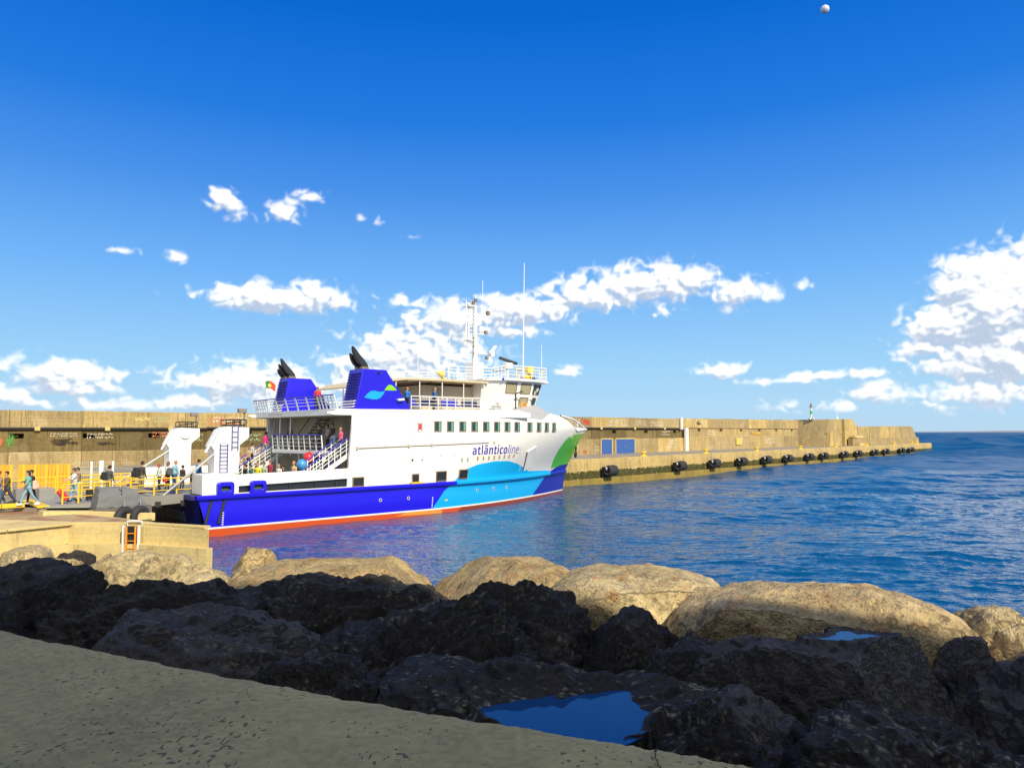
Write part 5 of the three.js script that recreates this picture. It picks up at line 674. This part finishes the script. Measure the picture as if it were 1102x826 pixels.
  for (let k = 0; k < n[2] - 1; k++) for (let j = 0; j < n[1] - 1; j++) for (let i = 0; i < n[0] - 1; i++) { let c = 0, sx = 0, sy = 0, sz = 0; const v = [at(i, j, k), at(i + 1, j, k), at(i, j + 1, k), at(i + 1, j + 1, k), at(i, j, k + 1), at(i + 1, j, k + 1), at(i, j + 1, k + 1), at(i + 1, j + 1, k + 1)]; const neg = v.filter(e => e < 0).length; if (!neg || neg === 8) continue; for (const [a, b] of [[0, 1], [2, 3], [4, 5], [6, 7], [0, 2], [1, 3], [4, 6], [5, 7], [0, 4], [1, 5], [2, 6], [3, 7]]) if ((v[a] < 0) !== (v[b] < 0)) { const t = v[a] / (v[a] - v[b]); sx += lerp(a & 1, b & 1, t); sy += lerp(a >> 1 & 1, b >> 1 & 1, t); sz += lerp(a >> 2, b >> 2, t); c++; } id[(k * n[1] + j) * n[0] + i] = pos.length / 3; pos.push(lo[0] + (i + sx / c) * cs, lo[1] + (j + sy / c) * cs, lo[2] + (k + sz / c) * cs); }
  const idx = [], quad = (a, b, c, d, fl) => { if (a < 0 || b < 0 || c < 0 || d < 0) return; fl ? idx.push(a, c, b, b, c, d) : idx.push(a, b, c, b, d, c); }, I = (i, j, k) => id[(k * n[1] + j) * n[0] + i];
  for (let k = 1; k < n[2] - 1; k++) for (let j = 1; j < n[1] - 1; j++) for (let i = 1; i < n[0] - 1; i++) { const s = at(i, j, k) < 0; if (s !== at(i + 1, j, k) < 0) quad(I(i, j - 1, k - 1), I(i, j, k - 1), I(i, j - 1, k), I(i, j, k), !s); if (s !== at(i, j + 1, k) < 0) quad(I(i - 1, j, k - 1), I(i, j, k - 1), I(i - 1, j, k), I(i, j, k), s); if (s !== at(i, j, k + 1) < 0) quad(I(i - 1, j - 1, k), I(i, j - 1, k), I(i - 1, j, k), I(i, j, k), !s); }
  const colr = { top: o.top, legs: o.legs, skin: SKIN[o.skin ?? 0], hair: o.hair || [.02, .014, .01], shoe: o.shoe || [.05, .05, .05] }, col = [];
  for (let i = 0; i < pos.length; i += 3) { let best = 1e9, l = 0; for (let b = 0; b < tmp.length; b++) { const v = dist(tmp[b], pos[i], pos[i + 1], pos[i + 2]); if (v < best) { best = v; l = b; } } col.push(...colr[B[l][4]]); }
  const g = new THREE.BufferGeometry(); g.setAttribute('position', new THREE.Float32BufferAttribute(pos, 3)); g.setAttribute('color', new THREE.Float32BufferAttribute(col, 3)); g.setIndex(idx); g.computeVertexNormals();
  // face: nose, eyes, mouth, ears joined to the same mesh
  const add2 = [], tint = (q, c) => { q = q.toNonIndexed ? (q.index ? q.toNonIndexed() : q) : q; q.deleteAttribute('uv'); q.setAttribute('color', new THREE.Float32BufferAttribute(Array(q.attributes.position.count).fill(c).flat(), 3)); add2.push(q); }, sp = (r, x, y, z) => T(new THREE.SphereGeometry(r, 6, 5), x, y, z);
  const sk = colr.skin; tint(T(new THREE.ConeGeometry(.016, .045, 6), hd[0] + .088, hd[1] - .005, 0, 0, 0, -.5), sk); for (const s of [-1, 1]) { tint(sp(.011, hd[0] + .078, hd[1] + .022, s * .033), [.02, .015, .01]); tint(sp(.02, hd[0] - .005, hd[1] + .005, s * .088), sk); } tint(T(new THREE.BoxGeometry(.01, .009, .04), hd[0] + .076, hd[1] - .048, 0), [.35, .12, .10]);
  const base = g.toNonIndexed(); return mergeGeometries([base, ...add2]);
}
function person(label, x, y, depthOrZ, face, o, group) {
  const m = part(numbered('person'), body(o), MP, scene); m.position.set(x, y, -depthOrZ); m.rotation.y = face; m.scale.setScalar(o.size || 1); m.userData = { label, category: 'person', group }; return m;
}
// on the ferry or its ramp: x, y, z in the ferry's own metres; face is relative to its bow
const aboard = (label, x, y, z, face, o, group = 'passengers aboard the ferry') => { const [X, D] = onShip(x, z); return person(label, X, y, D, SHIP_TURN + face, o, group); };
const jeans = [.07, .14, .28], navy = [.015, .02, .05], khaki = [.24, .19, .11], dark = [.02, .02, .022], olive = [.11, .085, .04], teal = [.14, .40, .36], white = [.62, .60, .55], pink = [.75, .03, .22], red = [.62, .04, .03], blue = [.02, .17, .48], lblue = [.22, .45, .55], orange = [.72, .30, .03];
const RG2 = 'passengers walking off by the ramp';
const away = Math.PI;     // facing aft
aboard('person in an olive jacket and dark jeans walking past the fence, near the left edge', -8.35, 1.93, 3.5, away + .25, { pose: 'walk', top: olive, legs: [.03, .05, .09], shoe: [.7, .7, .7] }, RG2);
aboard('person half cut off by the left edge beside the olive jacket', -8.6, 1.93, 2.9, away + .3, { pose: 'step', top: [.3, .22, .16], legs: jeans, hair: [.2, .03, .02], skin: 2 }, RG2);
aboard('person in a mint top and light jeans striding by the orange fence', -7.5, 1.95, 3.9, away + .15, { pose: 'walk', top: teal, legs: [.20, .36, .52], long: true, shoe: [.75, .75, .75], sleeve: true }, RG2);
aboard('person with an orange coat over the arm next to the mint top', -7.25, 1.95, 3.3, away + .2, { pose: 'step', top: [.03, .025, .03], legs: navy, arms: 'fwd', shoe: [.6, .6, .6] }, RG2);
aboard('person in a cream top and light jeans behind the red suitcase', -5.3, 1.97, 3.3, away + .1, { pose: 'step', top: white, legs: [.24, .42, .55], arms: 'fwd', hair: [.06, .03, .015], sleeve: true }, RG2);
aboard('person in a brown top partly hidden behind the cream top', -5.0, 1.97, 2.7, away, { pose: 'stand', top: [.25, .16, .1], legs: white, hair: [.05, .03, .02] }, RG2);
aboard('person in a dark grey jacket with a white-trimmed backpack on the ramp', -3.4, 2.02, 2.3, .5, { pose: 'stand', top: [.06, .07, .07], legs: khaki }, RG2);
aboard('big person in a black-brown jacket with a rucksack in the middle of the ramp', -1.5, 2.07, 1.6, .35, { pose: 'stand', top: [.05, .042, .03], legs: khaki, size: 1.06 }, RG2);
aboard('red-haired person in pale green holding a red bag on the ramp', -.5, 2.08, 1.6, away - .3, { pose: 'stand', top: [.48, .58, .48], legs: dark, hair: [.35, .04, .03], size: .95 }, RG2);
aboard('fair-haired person in light blue with a grey backpack on the ramp', .4, 2.1, 1.5, .3, { pose: 'stand', top: lblue, legs: [.03, .08, .2], hair: [.45, .25, .12], size: 1.04 }, RG2);
aboard('brown-haired person just behind the light blue top', .2, 2.1, .8, .3, { pose: 'stand', top: white, legs: dark, hair: [.2, .08, .04], long: true }, RG2);
aboard('small person in dark clothes between the light blue and bright blue tops', 1.0, 2.1, 1.0, .4, { pose: 'stand', top: [.04, .03, .04], legs: dark, size: .86 }, RG2);
aboard('tall person in a bright blue shirt by the ramp strut', 1.85, 2.1, 1.3, .2, { pose: 'stand', top: blue, legs: dark, size: 1.06 }, RG2);
aboard('person in a slate top right of the ramp strut', 3.0, 2.1, 1.0, .1, { pose: 'stand', top: [.05, .09, .12], legs: dark, size: 1.02 }, RG2);
// stairs and balcony
aboard('person in pale pink low on the left stair', 6.7, 2.4, -4.6, 0, { pose: 'step', top: [.68, .42, .42], legs: dark, skin: 2 });
aboard('dark-haired person in black and white halfway up the left stair', 7.75, 3.12, -4.7, 0, { pose: 'step', top: [.55, .55, .55], legs: dark });
aboard('fair-haired person in a tan shirt on the left stair, below the black and white one', 7.3, 2.84, -4.2, 0, { pose: 'step', top: [.55, .34, .2], legs: dark, hair: [.3, .16, .08] });
aboard('person in a hot pink jacket near the top of the left stair', 8.75, 3.76, -4.7, .2, { pose: 'step', top: pink, legs: [.3, .3, .32], size: 1.1 });
aboard('long-haired person in dark clothes on the balcony by the pillar', 9.2, 4.45, -1.5, away + .4, { pose: 'stand', top: [.12, .05, .03], legs: navy, long: true, hair: [.10, .03, .01], size: .92 });
aboard('leftmost of three dark-clad people queueing at the right stair', 9.2, 4.45, 3.0, away, { pose: 'stand', top: [.05, .04, .04], legs: navy, size: .95 });
aboard('middle of three dark-clad people queueing at the right stair', 9.4, 4.45, 3.75, away, { pose: 'stand', top: [.4, .3, .28], legs: navy, size: .96 });
aboard('rightmost of three dark-clad people queueing at the right stair', 9.3, 4.45, 4.65, away, { pose: 'stand', top: [.03, .03, .035], legs: jeans, size: 1.0 });
aboard('person in a pink top stepping onto the right stair', 9.5, 4.25, 5.35, away, { pose: 'step', top: [.8, .12, .28], legs: [.03, .05, .14], hair: [.5, .2, .1], size: .97 });
// main deck behind the side bulwark
const low = (label, x, z, o, face = 0) => aboard(label, x, 2.05, z, away + face, { pose: 'stand', ...o });
low('person in black at the left end of the crowd behind the bulwark', 3.35, 5.0, { top: dark, legs: dark, size: .97 });
low('person in a yellow vest behind the bulwark', 4.1, 5.0, { top: [.62, .55, .03], legs: dark, hair: [.3, .15, .08] }, .6);
low('person in teal beside the yellow vest', 3.85, 4.6, { top: [.03, .16, .16], legs: dark, size: .93 });
low('person in pale green-grey right of the yellow vest', 4.6, 4.8, { top: [.36, .42, .34], legs: dark }, .4);
low('person in dark red further back under the balcony', 6.9, .5, { top: [.35, .03, .06], legs: dark, hair: [.2, .04, .04], size: .98 }, .2);
low('bare-armed person in white in the middle of the crowd behind the bulwark', 5.55, 4.8, { top: white, legs: jeans, hair: [.4, .2, .1], sleeve: true, size: .92 }, .3);
low('person in black between the white tops behind the bulwark', 5.95, 4.6, { top: dark, legs: dark, size: .84 }, .2);
low('person in a pale top with tan sleeves left of the balloons', 6.55, 4.8, { top: [.6, .4, .2], legs: dark, hair: [.5, .28, .12] }, .2);
low('person in dark clothes right behind the balloons', 7.1, 4.2, { top: [.05, .05, .06], legs: dark, size: .96 }, .1);
// sun deck
aboard('person in a red jacket at the sun deck rail before the far funnel', 9.4, 7.17, 2.2, 1, { pose: 'stand', top: red, legs: dark, hair: [.3, .16, .06], size: .9 });
aboard('person in blue just right of the near funnel', 14.9, 7.19, 4.9, .4, { pose: 'stand', top: blue, legs: dark, hair: [.45, .18, .06], size: .92 });
aboard('person in blue beside the white table on the sun deck', 17.2, 7.19, 5.0, -.6, { pose: 'stand', top: [.03, .13, .4], legs: dark, hair: [.4, .2, .08], size: .95 });
// bags and balloons
{
  const bag = (name, label, cat, geo, mat, x, y, z, face = 0) => { const m = single(name, label, cat, geo, mat), [X, D] = onShip(x, z); m.position.set(X, y, -D); m.rotation.y = SHIP_TURN + face; return m; };
  const pack = () => [rbox(.22, .46, .32, .08, 0, 0, 0), rbox(.12, .24, .26, .05, -.13, -.06, 0)];
  bag('backpack', 'black backpack with white trim on the dark grey jacket', 'backpack', pack(), std([.02, .02, .024], .8), -3.62, 3.22, 2.2, .5);
  bag('backpack', 'large black rucksack on the big person in the middle of the ramp', 'backpack', [rbox(.3, .6, .4, .1, 0, 0, 0), rbox(.14, .3, .3, .06, -.2, -.08, 0)], std([.02, .02, .024], .8), -1.75, 3.32, 1.5, .35);
  bag('backpack', 'grey backpack on the light blue top', 'backpack', pack(), std([.09, .10, .10], .8), .12, 3.3, 1.42, .3);
  bag('backpack', 'pale pink shoulder bag on the mint top', 'bag', pack(), std([.66, .44, .38], .8), -7.25, 2.98, 3.98, away);
  bag('handbag', 'bright red bag held by the red-haired person', 'bag', [rbox(.2, .34, .3, .06, 0, 0, 0)], M.red, -.3, 2.86, 1.95);
  bag('coat', 'orange coat hanging over an arm by the fence', 'coat', [rbox(.14, .62, .42, .06, 0, 0, 0), rbox(.2, .2, .36, .06, -.05, .28, 0)], std([.72, .34, .03], .9), -7.55, 2.72, 3.45, away);
  const su = thing('suitcase', 'red suitcase tilted on its wheels beside the cream top', 'suitcase', [...(p => [p[0], 2.0, -p[1]])(onShip(-5.95, 3.9))], SHIP_TURN);
  { const q = new THREE.Group(); const sh = part('shell', T(rbox(.3, .62, .44, .07, 0, 0, 0), 0, .38, 0, 0, 0, .62), M.red, su); part('handle', [bar([-.02, .55, -.13], [.55, 1.1, -.13], .012), bar([-.02, .55, .13], [.55, 1.1, .13], .012), bar([.55, 1.1, -.13], [.55, 1.1, .13], .016)], M.galv, su); for (const s of [-1, 1]) part('wheel', T(new THREE.CylinderGeometry(.05, .05, .03, 12), .26, .05, s * .16, Math.PI / 2, 0, 0), M.rubber, su); }
  const s2 = thing('suitcase', 'black suitcase behind the yellow rail, right of the cream top', 'suitcase', [...(p => [p[0], 2.0, -p[1]])(onShip(-4.5, 3.4))], SHIP_TURN); part('shell', rbox(.5, .55, .34, .05, 0, .33, 0), M.black, s2); for (const s of [-1, 1]) part('wheel', T(new THREE.CylinderGeometry(.05, .05, .03, 12), s * .2, .05, 0, Math.PI / 2, 0, 0), M.rubber, s2);
  for (const [n, lab, c, x, y, z, r] of [['balloon', 'light blue ball-shaped balloon at the foot of the right stair', [.06, .30, .62], 6.9, 3.62, 5.1, .32], ['balloon', 'red ball-shaped balloon beside the right stair', [.70, .03, .03], 8.2, 4.0, 3.4, .33]]) { const g = new THREE.SphereGeometry(r, 20, 14); g.scale(1, 1.12, 1); const b = thing(n, lab, 'balloon', [...(p => [p[0], y, -p[1]])(onShip(x, z))]); part('skin', g, std(c, .3), b); part('knot', T(new THREE.ConeGeometry(.04, .08, 8), 0, -r * 1.12 - .03, 0), std(c, .4), b); part('string', bar([0, -r * 1.15, 0], [0, -.9, 0], .008), M.white, b); }
}

// ---------------------------------------------------------------- the terminal at the ramp
{
  // orange fence panels with white posts, then wire mesh
  const A = onShip(-10.6, -6.6), P0 = [-31.9, 45.35], P1 = [-27.75, 47.05], d = [P1[0] - P0[0], P1[1] - P0[1]], L = Math.hypot(...d), u = [d[0] / L, d[1] / L], turn = Math.atan2(u[1], u[0]);
  const at = (s, y = 1.84) => [P0[0] + u[0] * s, y, -(P0[1] + u[1] * s)];
  const bay = (s0, s1, lab) => { const f = thing('slat_fence', lab, 'fence', at(s0), turn), n = Math.round((s1 - s0) / .205), w = (s1 - s0) / n; for (let k = 0; k < n; k++) part('slat', rbox(w - .03, 1.78, .05, .01, (k + .5) * w, .97, k % 2 ? .02 : -.015), [slat1, slat2][k % 3 === 1 ? 1 : 0], f); for (const y of [.35, 1.5]) part('rail', box(s1 - s0, .07, .04, (s1 - s0) / 2, y, -.06), M.galv, f); part('post', rbox(.24, 2.05, .16, .02, s1 + .1, 1.02, 0), M.white, f); return f; };
  const slat1 = std([.86, .36, .012], .5), slat2 = std([.84, .44, .03], .5);
  bay(-3.4, 1.35, 'orange slatted fence bay cut off by the left edge'); bay(1.6, L - .05, 'orange slatted fence bay right of the first white post');
  const mf = thing('mesh_fence', 'grey wire mesh fence right of the orange slats', 'fence', at(L + .2), turn), ml = 2.1; { const w = []; for (let k = 0; k <= 18; k++) w.push(bar([k * ml / 18, .1, 0], [k * ml / 18, 2.0, 0], .010, .010, 4)); for (let k = 0; k <= 6; k++) w.push(bar([0, .1 + k * .31, 0], [ml, .1 + k * .31, 0], .008, .008, 4)); part('mesh', w, std([.55, .55, .52], .6), mf); for (const x of [.9, ml]) part('post', rbox(.12, 2.0, .12, .02, x, 1.0, 0), M.white, mf); }
  // kerb, road blocks, low yellow barrier
  const place = (x, z, y) => { const [X, D] = onShip(x, z); return [X, y, -D]; };
  for (const [x, z, w, lab, m] of [[-7.0, -.4, 1.0, 'grey concrete block beside the yellow rail before the fence', std([.22, .22, .22], .9)], [-6.1, .2, .8, 'second grey concrete block, closer to the ramp', std([.26, .26, .25], .9)]]) { const b = thing('concrete_block', lab, 'block', place(x, z, 1.84), SHIP_TURN + .1); part('body', boxUV(rbox(w, .72, .7, .05, 0, .36, 0), 6), m, b); part('lifting_eye', T(new THREE.TorusGeometry(.07, .02, 6, 12), 0, .74, 0), M.galv, b); }
  const barr = thing('barrier_rail', 'yellow tubular barrier standing before the orange fence', 'barrier', place(-9.1, -2.2, 1.84), SHIP_TURN); { const g = [bar([0, 0, 0], [0, 1.05, 0], .045), bar([2.6, 0, 0], [2.6, 1.05, 0], .045), bar([0, 1.05, 0], [2.6, 1.05, 0], .045), bar([0, .55, 0], [2.6, .55, 0], .03)]; part('frame', g, M.yellow, barr); for (const x of [0, 2.6]) part('foot', box(.1, .05, .6, x, .025, 0), M.yellow, barr); }
  const kb = thing('kerb', 'yellow painted kerb at the left edge of the ramp foot', 'kerb', place(-9.6, 3.0, 1.84), SHIP_TURN); for (let k = 0; k < 3; k++) part('kerb_stone', rbox(.98, .22, .36, .03, k * 1.0 - .5, .11, .6), M.yellow, kb); 
  // grey tarpaulin hood over the ramp winch, with a black fender below
  const hd = thing('winch_cover', 'grey tarpaulin hood over the winch beside the ramp', 'cover', place(-3.7, 5.6, 1.72), SHIP_TURN);
  { const g = new THREE.BoxGeometry(2.4, 1.0, 1.3, 16, 8, 8), p = g.attributes.position; for (let i = 0; i < p.count; i++) { let x = p.getX(i), y = p.getY(i), z = p.getZ(i); const t = (y + .5); const k = 1 - .22 * t * t; x = x * (1 - .12 * t) + (x > 0 ? -.35 * t * t : .02); z *= k; y += .06 * n3(x * 2, y * 2, z * 2) - (x > .2 ? .3 * (x - .2) * t : 0); p.setXYZ(i, x + .03 * n3(x * 5, y * 3, z * 5), y + .55, z + .04 * n3(x * 4 + 9, y * 3, z * 4)); } g.computeVertexNormals(); part('hood', g, std([.16, .165, .17], .85), hd); part('skid', box(2.7, .5, 1.5, .1, -.2, 0), std([.12, .11, .10], .85), hd); }
  const lk = thing('linkspan', 'low concrete linkspan beam at the foot of the ramp', 'ramp', place(-5.2, 6.3, 0), SHIP_TURN); part('beam', boxUV(extr([[-2.2, 1.2], [-2.1, 1.82], [.2, 1.66], [3.0, 1.4], [3.0, 1.0]], -.6, .5, [], .03), 6), M.dock, lk); part('pier', boxUV(box(1.6, 3.4, 1.4, 2.0, -.6, -.1), 6), M.moss, lk);
  for (const [x, z, lab] of [[-2.9, 6.6, 'black tyre fender hanging at the end of the winch skid'], [-3.7, 6.75, 'black tyre fender half hidden below the winch cover']]) { const f = thing('tyre_fender', lab, 'fender', place(x, z, 1.22), SHIP_TURN + .5); part('tyre', new THREE.TorusGeometry(.42, .2, 12, 26), M.rubber, f); part('hub', T(new THREE.CylinderGeometry(.3, .3, .2, 16), 0, 0, 0, Math.PI / 2, 0, 0), M.black, f); part('chain', bar([0, .5, 0], [0, 1.0, 0], .03), M.galv, f); }
}
renderer.render(scene, camera);
